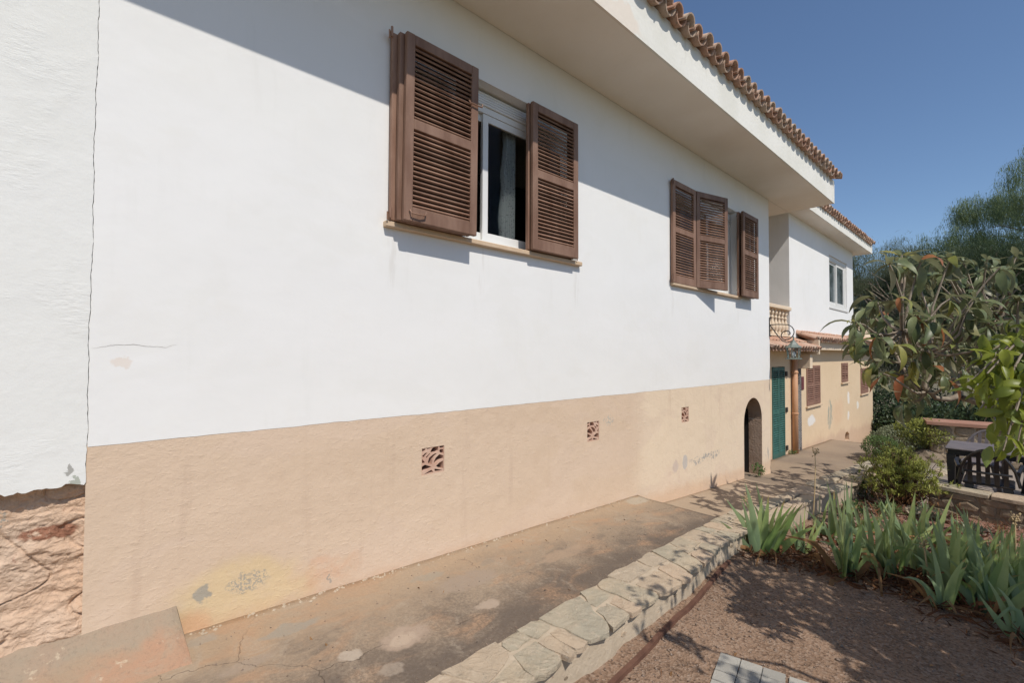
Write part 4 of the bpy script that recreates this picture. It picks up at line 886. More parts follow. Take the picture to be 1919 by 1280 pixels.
# tall dry flower stalk and iris seed heads
def stalk(name, base_, pts, r, label, head=None, cat='dry stalk'):
    e_ = empty(name, base_, label, cat); MB().tube([Vector(base_)+Vector(p) for p in pts], r, 5).build('stem', M['straw'], e_, smooth=True)
    if head:
        mb = MB(); top = Vector(base_)+Vector(pts[-1])
        for i in range(head):
            a_ = random.uniform(0, 6.28); l_ = random.uniform(.02, .05); q = top+Vector((math.cos(a_)*l_*.7, math.sin(a_)*l_*.7, random.uniform(-.06, .03)))
            mb.tube([top+Vector((0, 0, -.04)), q], [.002, .002], 3); mb.lathe([(.0, -.008), (.007, 0), (.0, .012)], q, 5)
        mb.build('seed_head', M['straw'], e_)
b_ = gz(1524, 1000); stalk('flower_stalk', b_, [(0, 0, 0), (.02, .0, .2), (.03, -.01, .42), (.06, -.01, .62), (.08, .0, .78)], [.006, .0055, .005, .004, .003], 'tall straw-coloured dry stalk rising above the irises before the drive', 14)
b_ = gz(1412, 1030); stalk('flower_stalk', b_, [(0, 0, 0), (-.01, .0, .2), (-.04, .02, .36), (-.06, .02, .46)], [.004, .004, .003, .003], 'short dry iris stalk with seed head beside the wall corner', 12)
b_ = gz(1905, 1100); stalk('flower_stalk', b_, [(0, 0, 0), (.01, .0, .3), (.0, .0, .52)], [.005, .004, .004], 'pale dry iris flower head at the right edge of the bed', 22)
b_ = gz(1745, 1110); stalk('flower_stalk', b_, [(0, 0, 0), (-.02, .02, .2), (-.04, .03, .36)], [.007, .006, .006], 'drooping brown iris bloom in the middle of the bed', 16)
# =============================================================== SHRUBS AND SMALL PLANTS
def cloud(n, c_, r_, shell=.55, flat=1.0):
    d_ = rng.normal(0, 1, (n, 3)); d_ /= np.linalg.norm(d_, axis=1, keepdims=True); q = rng.uniform(shell, 1, (n, 1))**.6
    return np.array(c_)+d_*q*np.array(r_)
def clumps(n, c_, r_, per, cr, shell=.5):
    C_ = cloud(n, c_, r_, shell); return (C_[:, None]+rng.normal(0, 1, (n, per, 3))*np.array(cr)).reshape(-1, 3)
def part_np(name, V_, F_, mat, parent, stuff=True):
    o = place(name, np_mesh(name, V_-np.array(wloc(parent)), F_, mat), parent)
    if stuff: o['kind'] = 'stuff'
    return o
# euphorbia-like bush
bp_ = gz(1690, 948); bush = empty('bush', bp_, 'yellow-green rounded bush with brown dry base beside the drive', 'bush')
B = np.array(bp_); T_ = []
for i in range(520):
    a_ = rng.uniform(0, 6.28); el = .22+abs(rng.normal(.62, .45)); r_ = rng.uniform(.62, 1.12)+.14*math.sin(a_*3+1)+.1*math.sin(a_*7); T_.append(B+[.50*r_*math.cos(a_)*math.cos(el), .44*r_*math.sin(a_)*math.cos(el), .12+.52*r_*math.sin(el)])
T_ = np.array(T_); Q = np.repeat(T_, 15, 0); D_ = rng.normal(0, 1, (len(Q), 3))*[1, 1, .6]+(Q-B-[0, 0, .1])*1.5+[0, 0, .7]
V_, F_ = scatter(Q+rng.normal(0, .012, Q.shape), frames(D_), rng.uniform(.6, 1.2, len(Q)), [leaf_var(.055, .014, .5, .3, 2), leaf_var(.045, .012, -.3, .3, 2)]); part_np('foliage', V_, F_, M['euph'], bush)
mb = MB()
for t in T_[::2]: mb.tube([B+rng.normal(0, .05, 3)*[1, 1, 0], (B*.45+t*.55)+rng.normal(0, .03, 3)*[1, 1, 0]-[0, 0, .04], t], [.006, .005, .003], 3, False)
mb.build('stem', M['deadwood'], bush)['kind'] = 'stuff'
Q = B+rng.normal(0, 1, (900, 3))*[.24, .2, .07]+[0, 0, .14]; V_, F_ = scatter(Q, frames(rng.normal(0, 1, (900, 3))), rng.uniform(.5, 1.2, 900), [leaf_var(.06, .012, 1, .3, 2)]); part_np('dead_leaves', V_, F_, M['iris_dry'], bush)
def tuft(name, p, r_, h_, mat, label, n=300, ll=.06, lw=.015, cat='plant', group=None):
    e_ = empty(name, p, label, cat, group); Q = np.array(p)+cloud(n, (0, 0, h_*.5), (r_, r_, h_*.55), .3); D_ = rng.normal(0, 1, (n, 3))+(Q-np.array(p))*4/r_*.3+[0, 0, .6]
    V_, F_ = scatter(Q, frames(D_), rng.uniform(.6, 1.3, n), [leaf_var(ll, lw, .6, .3, 2), leaf_var(ll*.8, lw*1.2, -.2, .3, 2)]); part_np('foliage', V_, F_, mat, e_)
    MB().tube([p, Vector(p)+Vector((0, 0, h_*.5))], .006, 4).build('stem', M['deadwood'], e_); return e_
for (px, py), r_, h_, mt, lb in (((1625, 935), .16, .22, 'succ', 'low green plant at the left foot of the yellow-green bush'), ((1665, 965), .13, .12, 'succ', 'small green rosette plant in front of the yellow-green bush'),
                                 ((1735, 975), .18, .13, 'mound', 'pale feathery ground plant on the soil before the terrace wall'), ((1775, 960), .08, .09, 'succ', 'tiny round-leaved plant under the terrace wall'), ((1600, 965), .12, .14, 'succ', 'small leafy weed among the irises by the drive'),
                                 ((1820, 1000), .1, .08, 'mound', 'dry pale weed on the reddish soil')):
    tuft('small_plant', gz(px, py), r_, h_, M[mt], lb, 260)
tuft('weed', (7.72, -.03, -.40), .10, .17, M['succ'], 'green weed growing at the foot of the arched opening', 110, .05, .02)
tuft('weed', (7.35, .14, .05), .05, .30, M['succ'], 'thin creeper on the left side inside the arched opening', 50, .04, .018)
tuft('weed', (10.62, .33, -.55), .09, .09, M['succ'], 'little weed by the foot of the downpipe', 60, .05, .02)
tuft('weed', (18.8, .2, -1.3), .18, .6, M['succ'], 'tall weed against the far corner of the rear house', 120, .08, .03)
# irrigation hoses and twigs on the reddish soil
for i, (pp, lb_) in enumerate((([(1752, 955), (1800, 962), (1860, 975), (1930, 992)], 'dark irrigation hose on the reddish soil, the one nearer the low wall'), ([(1740, 975), (1800, 990), (1870, 1003), (1930, 1015)], 'dark irrigation hose on the reddish soil, the one nearer the irises'))):
    q = [gz(*p_) for p_ in pp]; pts_ = []
    for a_, b2 in zip(q, q[1:]): pts_ += [a_.lerp(b2, t)+Vector((random.gauss(0, .012), random.gauss(0, .012), .035)) for t in (0, .33, .66)]
    tag(MB().tube(pts_+[q[-1]+Vector((0, 0, .03))], .009, 6).build('hose', M['rust'], origin=q[0], smooth=True), lb_, 'hose')
Q = np.array([(x_, y_, TZ(x_)+.035) for x_, y_ in zip(rng.uniform(5.0, 7.6, 1500), rng.uniform(-3.6, -1.35, 1500))])
V_, F_ = scatter(Q, frames(rng.normal(0, 1, (1500, 3))*[1, 1, .15], rng.normal(0, .6, 1500)), rng.uniform(.3, 1.1, 1500), lv); tag(place('twig_litter', np_mesh('twig_litter', V_, F_, M['litter'])), kind='stuff')
N = 1800; Q = np.array([(x_, y_, TZ(x_)+.03) for x_, y_ in zip(rng.uniform(4.6, 7.7, N), rng.uniform(-3.6, -1.35, N))]); V_, F_ = scatter(Q, frames(rng.normal(0, 1, (N, 3))*[1, 1, .3]), np.clip(rng.lognormal(-4.6, .5, N), .004, .035), vars_)
tag(place('bed_gravel', np_mesh('bed_gravel', V_, F_, M['pebble'])), kind='stuff')
# =============================================================== TERRACE: LOW WALL, TABLE, CHAIRS, BARBECUE
tw = empty('terrace_wall', (7.76, -2.6, -.45), 'low stone-topped wall edging the terrace in front of the black table', 'wall')
A_, B_ = Vector((7.85, -2.02)), Vector((7.58, -4.2)); dr = (B_-A_).normalized(); nr = Vector((dr.y, -dr.x))
def lw(u, v): q = A_+dr*u+nr*v; return (q.x, q.y)
pr = [lw(0, -.12), lw(2.2, -.12), lw(2.2, .12), lw(0, .12)]
MB().plate([pr], -.5, .355, 'z').build('wall_core', M['rubble'], tw)
u = 0
while u < 2.15:
    L_ = random.uniform(.35, .6); ue = min(2.2, u+L_); flag(tw, [lw(u+.008, -.15), lw(ue-.008, -.15), lw(ue-.008, .15), lw(u+.008, .15)], lambda x: -.11, .04, M['coping']); u = ue
def face_stones(parent, fp, Lf, rows_, mats, kk=(.02, .035), lr=(.16, .34), jt=.014):
    for (z0, z1) in zip(rows_, rows_[1:]):
        u = 0
        while u < Lf-.05:
            L_ = random.uniform(*lr); ue = min(Lf, u+L_); g_ = .010; j_ = lambda: random.uniform(-jt, jt); k_ = random.uniform(*kk)
            ring0 = [(u+g_+j_()*.3, z0+g_+j_()), ((u+ue)/2, z0+g_+j_()), (ue-g_+j_()*.3, z0+g_+j_()), (ue-g_, (z0+z1)/2+j_()), (ue-g_+j_(), z1-g_+j_()), ((u+ue)/2, z1-g_+j_()), (u+g_+j_(), z1-g_), (u+g_, (z0+z1)/2+j_())]
            cu, cz = (u+ue)/2, (z0+z1)/2; mb = MB(); n8 = 8
            ring0 = [(cu+(a_-cu)*(.86 if i_ in (0, 2, 4, 6) else 1), cz+(b_-cz)*(.88 if i_ in (0, 2, 4, 6) else 1)) for i_, (a_, b_) in enumerate(ring0)]
            for s_, dd in ((1, .0), (.94, k_*.7), (.7, k_)):
                for a_, b2 in ring0: mb.v.append(fp(cu+(a_-cu)*s_, dd+random.uniform(-.003, .003)*(dd > 0), cz+(b2-cz)*s_))
            for l_ in range(2):
                for i in range(n8): mb.f.append((l_*n8+i, l_*n8+(i+1) % n8, (l_+1)*n8+(i+1) % n8, (l_+1)*n8+i))
            mb.f.append(tuple(range(2*n8, 3*n8))); mb.build('stone', random.choice(mats), parent, origin=fp(cu, 0, cz)); u = ue
for sg in (-1, 1): face_stones(tw, lambda u, d, z: (*lw(u, sg*(.12+d)), z), 2.2, [-.47, -.36, -.24, -.152], [M['rubble'], M['rubble'], M['rock']], (.008, .03), (.10, .30), .022)
tb = empty('table', (8.87, -2.85, -.46), 'black plastic garden table on the terrace behind the low wall', 'table')
MB().bev((8.5, -3.6, .235), (9.25, -2.1, .265), .012).build('table_top', M['plastic_grey'], tb)
mb = MB(); mb.plate([[(8.53, -3.57), (9.22, -3.57), (9.22, -2.13), (8.53, -2.13)], [(8.55, -3.55), (8.55, -2.15), (9.20, -2.15), (9.20, -3.55)]], .17, .064, 'z'); mb.build('apron', M['plastic'], tb)
for x_, y_ in ((8.56, -2.16), (9.19, -2.16), (8.56, -3.54), (9.19, -3.54)):
    sx = .05 if x_ > 8.8 else -.05; mb = MB(); a_ = .045; mb.add([(x_+i*a_, y_+j*a_, .17) for i, j in ((-1, -1), (1, -1), (1, 1), (-1, 1))]+[(x_+sx*.4+i*.025, y_+j*.025, -.458) for i, j in ((-1, -1), (1, -1), (1, 1), (-1, 1))], [(0, 1, 2, 3), (4, 7, 6, 5), (0, 4, 5, 1), (1, 5, 6, 2), (2, 6, 7, 3), (3, 7, 4, 0)]); mb.build('leg', M['plastic'], tb)
def chair(loc, rz, mat, label):
    e_ = empty('garden_chair', loc, label, 'chair', 'plastic armchairs round the garden table', rz)
    def P(mb, name): 
        me = mb.mesh(name, mat, recalc=True); place(name, me, e_)
    # local: back at -x, seat faces +x
    P(MB().bev((-.22, -.22, .40), (.24, .22, .43), .012), 'seat')
    for sx, sy in ((-1, -1), (-1, 1), (1, -1), (1, 1)):
        t_ = Vector((.19*sx, .19*sy, .42)); b2 = Vector((.19*sx+sx*.06, .19*sy+sy*.05, 0)); mb = MB(); n_ = Vector((-sx, 0, 0))*.03; k_ = Vector((0, -sy, 0))*.06
        w0 = 1.0; mb.add([t_, t_+n_*w0, t_+n_*w0+k_*1.3, t_+k_*1.3, b2, b2+n_*.8, b2+n_*.8+k_*.6, b2+k_*.6], [(0, 1, 2, 3), (4, 7, 6, 5), (0, 4, 5, 1), (1, 5, 6, 2), (2, 6, 7, 3), (3, 7, 4, 0)]); P(mb, 'leg')
    arc = [(-.21-.10*math.sin(math.pi*t), -.26+.52*t, .43+.41*math.sin(math.pi*t)**.55) for t in [i/14 for i in range(15)]]
    mb = MB()
    for a_, b2 in zip(arc, arc[1:]):
        mb.tube([a_, b2], .017, 5)
    P(mb, 'back_frame')
    P(MB().tube([(-.235, -.2, .56), (-.255, 0, .56), (-.235, .2, .56)], .016, 5), 'back_rail')
    for i in range(5):
        yy = -.15+.075*i; h_ = .43+.41*math.sin(math.pi*((yy+.26)/.52))**.55-.01; xx = -.21-.10*math.sin(math.pi*((yy+.26)/.52))
        P(MB().add([(-.215, yy-.022, .42), (-.215, yy+.022, .42), (xx, yy+.018, h_), (xx, yy-.018, h_), (-.203, yy-.022, .42), (-.203, yy+.022, .42), (xx+.012, yy+.018, h_), (xx+.012, yy-.018, h_)], [(0, 1, 2, 3), (7, 6, 5, 4), (0, 4, 5, 1), (1, 5, 6, 2), (2, 6, 7, 3), (3, 7, 4, 0)]), 'back_slat')
    for sy in (-1, 1):
        mb = MB(); mb.tube([(-.24, .245*sy, .60), (-.05, .28*sy, .635), (.15, .28*sy, .63), (.22, .265*sy, .60), (.22, .24*sy, .42)], [.02, .022, .022, .018, .016], 5); P(mb, 'armrest')
    return e_
chair((8.10, -2.52, -.458), 0, M['plastic'], 'black plastic armchair with its back to the low terrace wall')
chair((8.12, -3.10, -.458), .1, M['plastic'], 'black plastic armchair nearest the right edge, beside another one')
chair((9.50, -2.42, -.458), math.pi-.15, M['plastic_grey'], 'faded grey plastic armchair behind the table facing the house wall')
chair((9.55, -3.05, -.458), math.pi+.1, M['plastic'], 'dark armchair behind the table at the right edge')
bq = empty('stone_barbecue', (11.6, -2.5, -.46), 'rubble stone garden wall with a terracotta slab on top behind the table', 'garden wall')
A_, B_ = Vector((11.47, -1.70)), Vector((11.9, -3.9)); dr = (B_-A_).normalized(); nr = Vector((-dr.y, dr.x)); LB = (B_-A_).length
def bw(u, v): q = A_+dr*u+nr*v; return (q.x, q.y)
MB().plate([[bw(0, 0), bw(LB, 0), bw(LB, .45), bw(0, .45)]], -.5, .72, 'z').build('wall_core', M['mortar'], bq)
MB().plate([[bw(-.07, -.08), bw(LB, -.08), bw(LB, .52), bw(-.07, .52)]], .222, .055, 'z').build('cap_slab', M['terracotta'], bq)
for fc in range(2):
    Lf = LB if fc == 0 else .45
    fp = (lambda u, d, z: (*bw(u, -d), z)) if fc == 0 else (lambda u, d, z: (*bw(-d, u), z))
    face_stones(bq, fp, Lf, [-.46, -.30, -.13, .04, .22], [M['rubble']])
# rocks and mounds at the end of the drive
def rock(p, r_, label, mat, seed):
    bm = bmesh.new(); bmesh.ops.create_icosphere(bm, subdivisions=3, radius=1)
    for v in bm.verts:
        q = v.co*1.6+Vector((seed, 0, 0)); k_ = 1+.28*mnoise.fractal(q, .8, 2, 4); v.co = Vector((v.co.x*r_[0]*k_, v.co.y*r_[1]*k_, v.co.z*r_[2]*k_))
    me = bpy.data.meshes.new('rock'); bm.to_mesh(me); bm.free(); me.materials.append(mat); o = place('rock', me, None, p); return tag(o, label, 'rock', 'rocks at the end of the drive')
r0 = at(1682, 828, 9.0); r0.z = -.40; rock(r0, (.32, .36, .25), 'big brown rock under a pale green mound at the end of the drive', M['rock'], 3)
r1 = at(1735, 835, 8.6); r1.z = -.46; rock(r1, (.28, .3, .2), 'dark rock between the mound and the stone wall', M['rock'], 8)
r2 = at(1668, 855, 8.4); r2.z = -.52; rock(r2, (.12, .12, .07), 'small flat pale stone at the drive edge', M['coping'], 5)
r3 = at(1765, 845, 7.6); r3.z = -.48; rock(r3, (.14, .12, .1), 'small grey stone near the corner of the stone wall', M['coping'], 12)
r4 = at(1710, 943, 5.4); r4.z = -.36; rock((r4.x, r4.y, -.33), (.13, .07, .05), 'pale elongated stone lying on the soil below the low wall', M['coping'], 2)
def mound(name, p, r_, n, mat, label, ll=.05, lw_=.02, cat='shrub', group=None, shell=.6, trunk=False, D0=(0, 0, .3), parent=None):
    e_ = empty(name, p, label, cat, group); Q = cloud(n, Vector(p)+Vector((0, 0, r_[2]*.7)), r_, shell); k_ = np.array([mnoise.noise(Vector(q)*(1.6/max(r_))) for q in Q])
    c_ = np.array(p)+[0, 0, r_[2]*.7]; Q = c_+(Q-c_)*(1+.25*k_[:, None]); D_ = rng.normal(0, 1, (len(Q), 3))+np.array(D0)
    V_, F_ = scatter(Q, frames(D_), rng.uniform(.6, 1.4, len(Q)), [leaf_var(ll, lw_, .6, .3, 2), leaf_var(ll*.8, lw_*1.1, -.2, .3, 2)]); part_np('foliage', V_, F_, mat, e_)
    mb = MB()
    for i in range(7):
        q = cloud(1, c_, np.array(r_)*.7, .8)[0]; mb.tube([p, (np.array(p)+q)/2+rng.normal(0, .05, 3), q], [.03*r_[2]+.008, .02*r_[2]+.004, .004], 5)
    mb.build('branches', M['bark'], e_); return e_
mound('mound_plant', r0+Vector((.02, 0, .0)), (.50, .48, .30), 5200, M['mound'], 'pale green cushion plant spilling over the big rock', .035, .016)
mound('mound_plant', at(1735, 822, 8.7)+Vector((0, 0, -.1)), (.4, .45, .28), 3500, M['euph'], 'yellowish plant between the cushion plant and the stone wall', .05, .02)
mound('mound_plant', at(1650, 835, 8.8)+Vector((0, 0, -.15)), (.3, .3, .2), 1800, M['succ'], 'green low plant at the left of the big rock', .045, .018)
# =============================================================== DARK SHRUBS BEHIND THE GARDEN
for i, (px, py, dd, r_, n, lb) in enumerate(((1665, 760, 16, (1.6, 1.5, 1.35), 6000, 'dark green shrub right beside the far corner of the rear house'), (1740, 775, 14.5, (1.5, 1.6, 1.0), 6000, 'dark green shrub behind the cushion plants'),
    (1830, 770, 13, (1.6, 1.7, .9), 6500, 'dark leafy shrub directly behind the stone wall'), (1905, 760, 11.5, (1.3, 1.4, 1.1), 5500, 'dark shrub at the right edge behind the terrace'), (1700, 700, 20, (2.2, 2.2, 1.5), 6000, 'tall dark hedge bush in the distance, lower left of the pine'))):
    p = at(px, py, dd); p.z = TZ(p.x)-.1; mound('hedge_shrub', p, r_, n, M['hedge'], lb, .13, .06, 'shrub', 'dark shrubs beyond the garden', .5)
nh = empty('neighbour_house', (26, -2, -3), 'white neighbouring house glimpsed through the loquat branches', 'house')
def nbox(a_, b_, mt, nm): MB().box(a_, b_).build(nm, mt, nh)
nbox((27, -6.0, -3.5), (33, -2.6, 1.3), M['farwhite'], 'wall'); nbox((26.9, -6.1, 1.3), (33.1, -2.5, 1.5), M['tile'], 'roof'); nbox((26.6, -2.55, -3.5), (31, .3, -.9), M['farwhite'], 'garden_wall')
for y_ in (-3.6, -4.8): nbox((26.95, y_-.35, -.2), (27.0, y_+.35, .8), M['glass_dark'], 'window')
# =============================================================== BACKGROUND TREES
def curve(a_, b_, sag=0, n=6, w_=.0):
    a_, b_ = Vector(a_), Vector(b_); return [a_.lerp(b_, i/n)+Vector((random.uniform(-w_, w_), random.uniform(-w_, w_), -sag*math.sin(math.pi*i/n)+random.uniform(-w_, w_))) for i in range(n+1)]
def crown_tree(name, p, h_, c_, r_, nc, per, cr, mat, label, ll, lw_, hang=0, shell=.45, wn=.35, boughs=0, bs=.2):
    e_ = empty(name, p, label, 'tree'); p = Vector(p); c_ = Vector(c_); C_ = cloud(nc, c_, r_, shell)
    if boughs:
        bc = cloud(boughs, c_, np.array(r_)*.92, .55); bz = rng.uniform(.6, 1.4, boughs); q_ = rng.integers(0, boughs, nc); d_ = rng.normal(0, 1, (nc, 3)); d_ /= np.linalg.norm(d_, axis=1, keepdims=True)
        C_ = bc[q_]+d_*rng.uniform(.2, 1, (nc, 1))**.5*np.array(r_)*bs*bz[q_][:, None]*[1.25, 1.25, .8]
    k_ = np.array([mnoise.noise(Vector(q)*(2.2/max(r_))+Vector((h_, 0, 0))) for q in C_]); C_ = np.array(c_)+(C_-np.array(c_))*(1+wn*k_[:, None])
    mb = MB(); top = c_+Vector((0, 0, -r_[2]*.2)); mb.tube(curve(p, top, 0, 6, .12), [h_*.035*(1-.1*i) for i in range(7)], 8); mb.build('trunk', M['bark'], e_, smooth=True)
    mb = MB()
    for q in C_[::max(1, nc//60)]: mb.tube(curve(top+Vector((0, 0, random.uniform(-1, .3)*r_[2]*.4)), Vector(q)*.85+top*.15, -.1*r_[2], 5, .04*r_[0]), [.045*h_/6, .035*h_/6, .028*h_/6, .02*h_/6, .014*h_/6, .006], 5, False)
    mb.build('branches', M['bark'], e_, smooth=True)
    if hang:
        L_ = rng.uniform(.4, 1, nc)*hang; t = rng.uniform(0, 1, (nc, per)); Q = C_[:, None]+rng.normal(0, 1, (nc, 1, 3))*[.02, .02, 0]+np.stack([rng.normal(0, cr[0], (nc, per))+.25*(t*L_[:, None])*rng.normal(0, 1, (nc, 1)), rng.normal(0, cr[1], (nc, per))+.2*t*L_[:, None]*rng.normal(0, 1, (nc, 1)), -t*L_[:, None]], 2)
        Q = Q.reshape(-1, 3); D_ = rng.normal(0, 1, (len(Q), 3))*[.8, .8, .4]+[0, 0, -1.1]
    else:
        Q = (C_[:, None]+rng.normal(0, 1, (nc, per, 3))*np.array(cr)*rng.uniform(.5, 1.3, (nc, 1, 1))).reshape(-1, 3); D_ = rng.normal(0, 1, (len(Q), 3))+[0, 0, .3]
    V_, F_ = scatter(Q, frames(D_), rng.uniform(.6, 1.3, len(Q)), [leaf_var(ll, lw_, .4, .3, 1), leaf_var(ll*.8, lw_, -.2, .2, 1)]); part_np('crown', V_, F_, mat, e_); return e_
def base_at(px, d): q = at(px, 700, d); return (q.x, q.y, TZ(q.x)-.1)
crown_tree('pine_tree', base_at(1690, 21), 7, at(1690, 580, 21), (3.4, 3.4, 3.1), 1000, 130, (.30, .30, .2), M['pine'], 'grey-green pine right of the rear house roof', .22, .075, 0, .2, .35, 42, .26)
crown_tree('pine_tree', base_at(1790, 26), 8, at(1790, 560, 26), (3.4, 3.4, 3.3), 900, 130, (.34, .34, .24), M['pine'], 'greyish brown pine between the near pine and the weeping tree', .27, .09, 0, .2, .35, 36, .26)
crown_tree('dense_tree', base_at(1850, 17), 6, at(1840, 560, 17), (2.7, 2.7, 2.2), 700, 140, (.2, .2, .15), M['hedge'], 'dark green bushy tree directly above the loquat crown', .13, .055, 0, .35, .3, 34, .26)
crown_tree('dense_tree', base_at(1600, 34), 8, at(1640, 610, 34), (4.4, 4.4, 3.6), 620, 130, (.6, .6, .45), M['pine'], 'distant grey tree low behind the corner of the rear house', .34, .12, 0, .2)
crown_tree('pepper_tree', base_at(1990, 19), 8, at(2035, 415, 19), (4.9, 4.9, 4.2), 2300, 105, (.10, .10), M['pepper'], 'tall weeping pepper tree rising at the right edge', .20, .06, 1.5, .3, .3, 58, .20)
# =============================================================== LOQUAT TREE
LV = [leaf_var(.25, .068, .9, .45, 6), leaf_var(.23, .062, 1.4, .35, 6), leaf_var(.27, .068, 1.7, .4, 6), leaf_var(.17, .05, .4, .5, 6), leaf_var(.21, .074, 2.2, .3, 6, wave=.003)]
LM = [np_mesh('loquat_leaf', v_, f_, M['loquat'], True) for v_, f_ in LV]; LY = [np_mesh('yellow_leaf', v_, f_, M['loquat_yellow'], True) for v_, f_ in LV]; LR = [np_mesh('red_leaf', v_, f_, M['loquat_red'], True) for v_, f_ in LV]
lb = Vector((5.75, -3.55, TZ(5.75))); lq = empty('loquat_tree', lb, 'loquat tree with large drooping leathery leaves and pale twisting branches', 'tree')
Fk = Vector((5.55, -3.2, .85))
MB().tube(curve(lb, Fk, 0, 6, .03), [.10, .09, .085, .08, .075, .07, .065], 9).build('trunk', M['bark'], lq, smooth=True)
hubs = [at(1800, 742, 4.3), at(1735, 735, 4.2), at(1740, 660, 4.2), at(1690, 620, 4.0), at(1790, 640, 4.8), at(1860, 600, 4.6), at(1900, 680, 4.2), at(1850, 560, 5.2), at(1700, 700, 4.6)]
par = [Fk, 0, 1, 2, 0, 4, Fk, 5, 1]
for i, (hb, pr_) in enumerate(zip(hubs, par)):
    q = Fk if pr_ is Fk else hubs[pr_]; r_ = .045 if pr_ is Fk else .028; MB().tube(curve(q, hb, .04, 6, .02), [r_*(1-.07*j) for j in range(7)], 7).build('branch', M['bark'], lq, smooth=True)
RPX = [(1690, 478, 4.3), (1755, 482, 4.7), (1805, 492, 4.6), (1850, 486, 4.4), (1905, 478, 4.5), (1725, 492, 4.0), (1780, 488, 4.2), (1875, 500, 4.0), (1600, 640, 4.3), (1650, 655, 4.0), (1710, 670, 4.0), (1750, 680, 4.3), (1664, 490, 3.9), (1640, 560, 4.4), (1603, 605, 3.9), (1646, 628, 3.6), (1700, 500, 4.1), (1718, 525, 4.4), (1684, 560, 3.9), (1740, 520, 4.6), (1768, 508, 4.4), (1795, 530, 4.8), (1822, 540, 4.3), (1842, 515, 4.9), (1865, 525, 4.6), (1892, 505, 4.2),
       (1908, 560, 4.1), (1872, 565, 4.6), (1752, 565, 4.3), (1715, 590, 3.8), (1676, 645, 3.7), (1662, 590, 4.4), (1700, 635, 4.3), (1732, 650, 3.9), (1757, 612, 4.5), (1790, 600, 4.3), (1782, 655, 4.1), (1822, 620, 4.7), (1852, 605, 4.1), (1882, 600, 4.8), (1905, 640, 4.0),
       (1842, 665, 4.4), (1802, 690, 4.6), (1654, 700, 3.9), (1692, 705, 4.3), (1722, 700, 4.7), (1768, 700, 4.0), (1628, 650, 4.1), (1618, 585, 4.6), (1815, 580, 4.0), (1860, 640, 3.8), (1636, 680, 4.4), (1745, 600, 3.8), (1780, 560, 4.0), (1700, 560, 5.0), (1825, 650, 5.2), (1890, 700, 4.6), (1760, 640, 5.2), (1800, 515, 5.2), (1915, 600, 5.0), (1870, 690, 5.0)]
ros = [at(*q) for q in RPX]; extra = []
cc = Vector((5.6, -3.6, 1.75))
for i in range(26):
    q = cloud(1, cc, (1.5, 1.0, .75), .5)[0]; q = Vector(q)
    if q.y < -3.0: extra.append(q)
for i in range(44):   # far side of the crown, shading the drive
    q = Vector((random.uniform(5.6, 9.6), random.uniform(-2.7, -1.75), random.uniform(1.0, 2.1))); extra.append(q)
twig = MB(); leaves = []; nobj = 0
hs = hubs+[Fk, Vector((5.6, -3.6, 1.4)), Vector((6.6, -3.2, 1.3)), Vector((7.6, -2.6, 1.5))]
for a_, b2, r_ in ((Fk, hs[-3], .05), (Fk, hs[-2], .045), (hs[-2], hs[-1], .03)): MB().tube(curve(a_, b2, .03, 6, .03), [r_*(1-.06*j) for j in range(7)], 7).build('branch', M['bark'], lq, smooth=True)
for i, p in enumerate(ros+extra):
    hb = min(hs, key=lambda h_: (h_-p).length+(0 if h_.z < p.z+.3 else .6)); mid = hb.lerp(p, .55)+Vector((random.uniform(-.06, .06), random.uniform(-.06, .06), -.05)); n_ = 5
    twig.tube([hb, hb.lerp(mid, .5)+Vector((0, 0, -.03)), mid, mid.lerp(p, .6)+Vector((random.uniform(-.03, .03), 0, .02)), p], [.014, .012, .010, .008, .006], 5, False)
    out = (p-hb).normalized(); nl = random.randint(8, 13) if i < len(ros) else 11
    for j in range(nl):
        az = j*2.399+random.uniform(-.4, .4); el = random.choice((random.uniform(.1, .8), random.uniform(-.9, -.2), random.uniform(-1.3, -.6)))
        if j < 2: el = random.uniform(.6, 1.2)
        d_ = Vector((math.cos(az)*math.cos(el), math.sin(az)*math.cos(el), math.sin(el)))+out*.25; leaves.append((p+Vector((0, 0, random.uniform(-.05, .02)))+d_*.01, d_, i < len(ros), random.choice((random.uniform(.5, .8), random.uniform(.75, 1.1), random.uniform(.85, 1.15)))*(.6 if j < 2 else 1)))
twig.build('twigs', M['bark'], lq, smooth=True)['kind'] = 'stuff'
near = sorted([l for l in leaves if l[2]], key=lambda l: (l[0]-CAMP).length)
for l in near[:290]:
    D_ = np.array([l[1]]); R = frames(D_, rng.normal(0, .35, 1))[0]; red = random.random() < .055; yel_ = random.random() < .13; k_ = random.randrange(5)
    o = place('leaf', (LR if red else LY if yel_ else LM)[k_], lq); o.matrix_local = Matrix.Translation(l[0]-lb) @ Matrix(R.tolist()).to_4x4() @ Matrix.Scale(l[3], 4)
    if red: o['label'] = 'withered red-brown leaf'
    elif yel_: o['label'] = 'yellowing leaf'
rest = near[290:]+[l for l in leaves if not l[2]]
Pn = np.array([l[0] for l in rest]); Dn = np.array([l[1] for l in rest]); V_, F_ = scatter(Pn, frames(Dn, rng.normal(0, .35, len(Dn))), np.array([l[3] for l in rest]), LV); part_np('foliage', V_, F_, M['loquat'], lq)
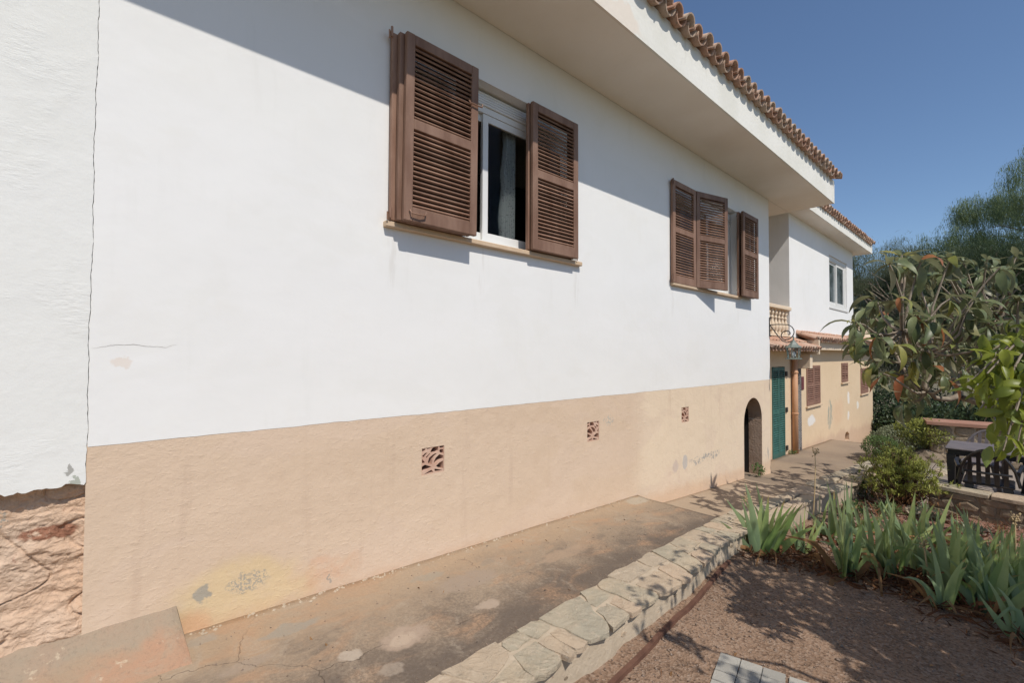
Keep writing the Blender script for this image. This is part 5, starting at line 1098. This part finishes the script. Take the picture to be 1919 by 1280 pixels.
# =============================================================== CITRUS TREE
CV = [leaf_var(.10, .042, .7, .55, 4), leaf_var(.115, .046, 1.1, .5, 4), leaf_var(.09, .038, .3, .7, 4), leaf_var(.085, .04, 1.5, .5, 4)]
CM = [np_mesh('citrus_leaf', v_, f_, M['citrus'], True) for v_, f_ in CV]
cb = Vector((2.55, -3.75, TZ(2.5))); ct = empty('citrus_tree', cb, 'citrus branch of glossy yellow-green leaves hanging in at the right edge', 'tree')
Ck = Vector((2.5, -3.6, 1.0)); MB().tube(curve(cb, Ck, 0, 5, .02), [.07, .065, .06, .055, .05, .05], 8).build('trunk', M['bark'], ct, smooth=True)
tips = [at(*q) for q in ((1815, 690, 1.95), (1835, 740, 1.9), (1850, 700, 1.8), (1870, 690, 2.0), (1845, 790, 1.85), (1868, 750, 1.75), (1890, 720, 1.9), (1885, 800, 1.8), (1905, 770, 1.7), (1910, 700, 1.8), (1872, 820, 1.9), (1905, 840, 1.75), (1925, 790, 1.8), (1930, 720, 1.7), (1860, 660, 2.1), (1900, 660, 1.9), (1822, 712, 1.85), (1838, 765, 1.8), (1880, 845, 1.75), (1905, 868, 1.85), (1862, 785, 1.95), (1922, 850, 1.7), (1895, 745, 2.0))]
src = at(1960, 640, 1.85); MB().tube(curve(Ck, src, .0, 6, .02), [.035, .03, .026, .022, .018, .015, .012], 6).build('branch', M['bark'], ct, smooth=True)
tw_ = MB(); cl = []
for p in tips:
    pts = [src, src.lerp(p, .5)+Vector((0, 0, .06)), p]; tw_.tube(pts, [.007, .005, .003], 4, False)
    for j in range(13):
        t = random.uniform(.4, 1); q = src.lerp(p, t)+Vector((0, 0, .06*math.sin(math.pi*t))); a_ = random.uniform(0, 6.28); el = random.uniform(-1.4, -.3) if random.random() < .8 else random.uniform(-.2, .5)
        cl.append((q+Vector((random.gauss(0, .025), random.gauss(0, .025), random.gauss(0, .03))), Vector((math.cos(a_)*math.cos(el), math.sin(a_)*math.cos(el), math.sin(el))), random.uniform(.55, 1.0)))
tw_.build('twigs', M['bark'], ct, smooth=True)['kind'] = 'stuff'
for q, d_, s_ in cl:
    R = frames(np.array([d_]), rng.normal(0, .8, 1))[0]; o = place('leaf', random.choice(CM), ct); o.matrix_local = Matrix.Translation(q-cb) @ Matrix(R.tolist()).to_4x4() @ Matrix.Scale(s_, 4)
# rest of the crown, out past the right edge: it throws the dappled shade on the soil
def keep(q):
    d = Vector(q)-CAMP; z_ = d.dot(fw); x_ = d.dot(RT)/z_*F_PX+959.5 if z_ > .05 else 9999
    v_ = Vector(q)-Vector((2.5, -2.7, 1.3)); c2 = (v_-SUNV*v_.dot(SUNV)).length
    return x_ > 1990 and c2 > .38 and d.length > 1.7 and (Vector(q)-Vector((.7, -3.4, 1.6))).length > 1.35
NC = 440; C_ = np.array([q for q in cloud(NC*4, (2.75, -4.0, 2.1), (1.7, 1.3, .8), .2) if keep(q)])[:NC]
mb = MB()
for q in C_[::4]: mb.tube(curve(Ck, q, -.12, 5, .04), [.025, .02, .016, .012, .008, .004], 5, False)
mb.build('branches', M['bark'], ct, smooth=True)
Q = (C_[:, None]+rng.normal(0, .085, (len(C_), 17, 3))).reshape(-1, 3); Q = np.array([q for q in Q if keep(q)]); D_ = rng.normal(0, 1, (len(Q), 3))+[0, 0, -.7]
V_, F_ = scatter(Q, frames(D_), rng.uniform(.7, 1.1, len(Q)), CV); part_np('foliage', V_, F_, M['citrus'], ct)
print('DONE', len(bpy.data.objects))
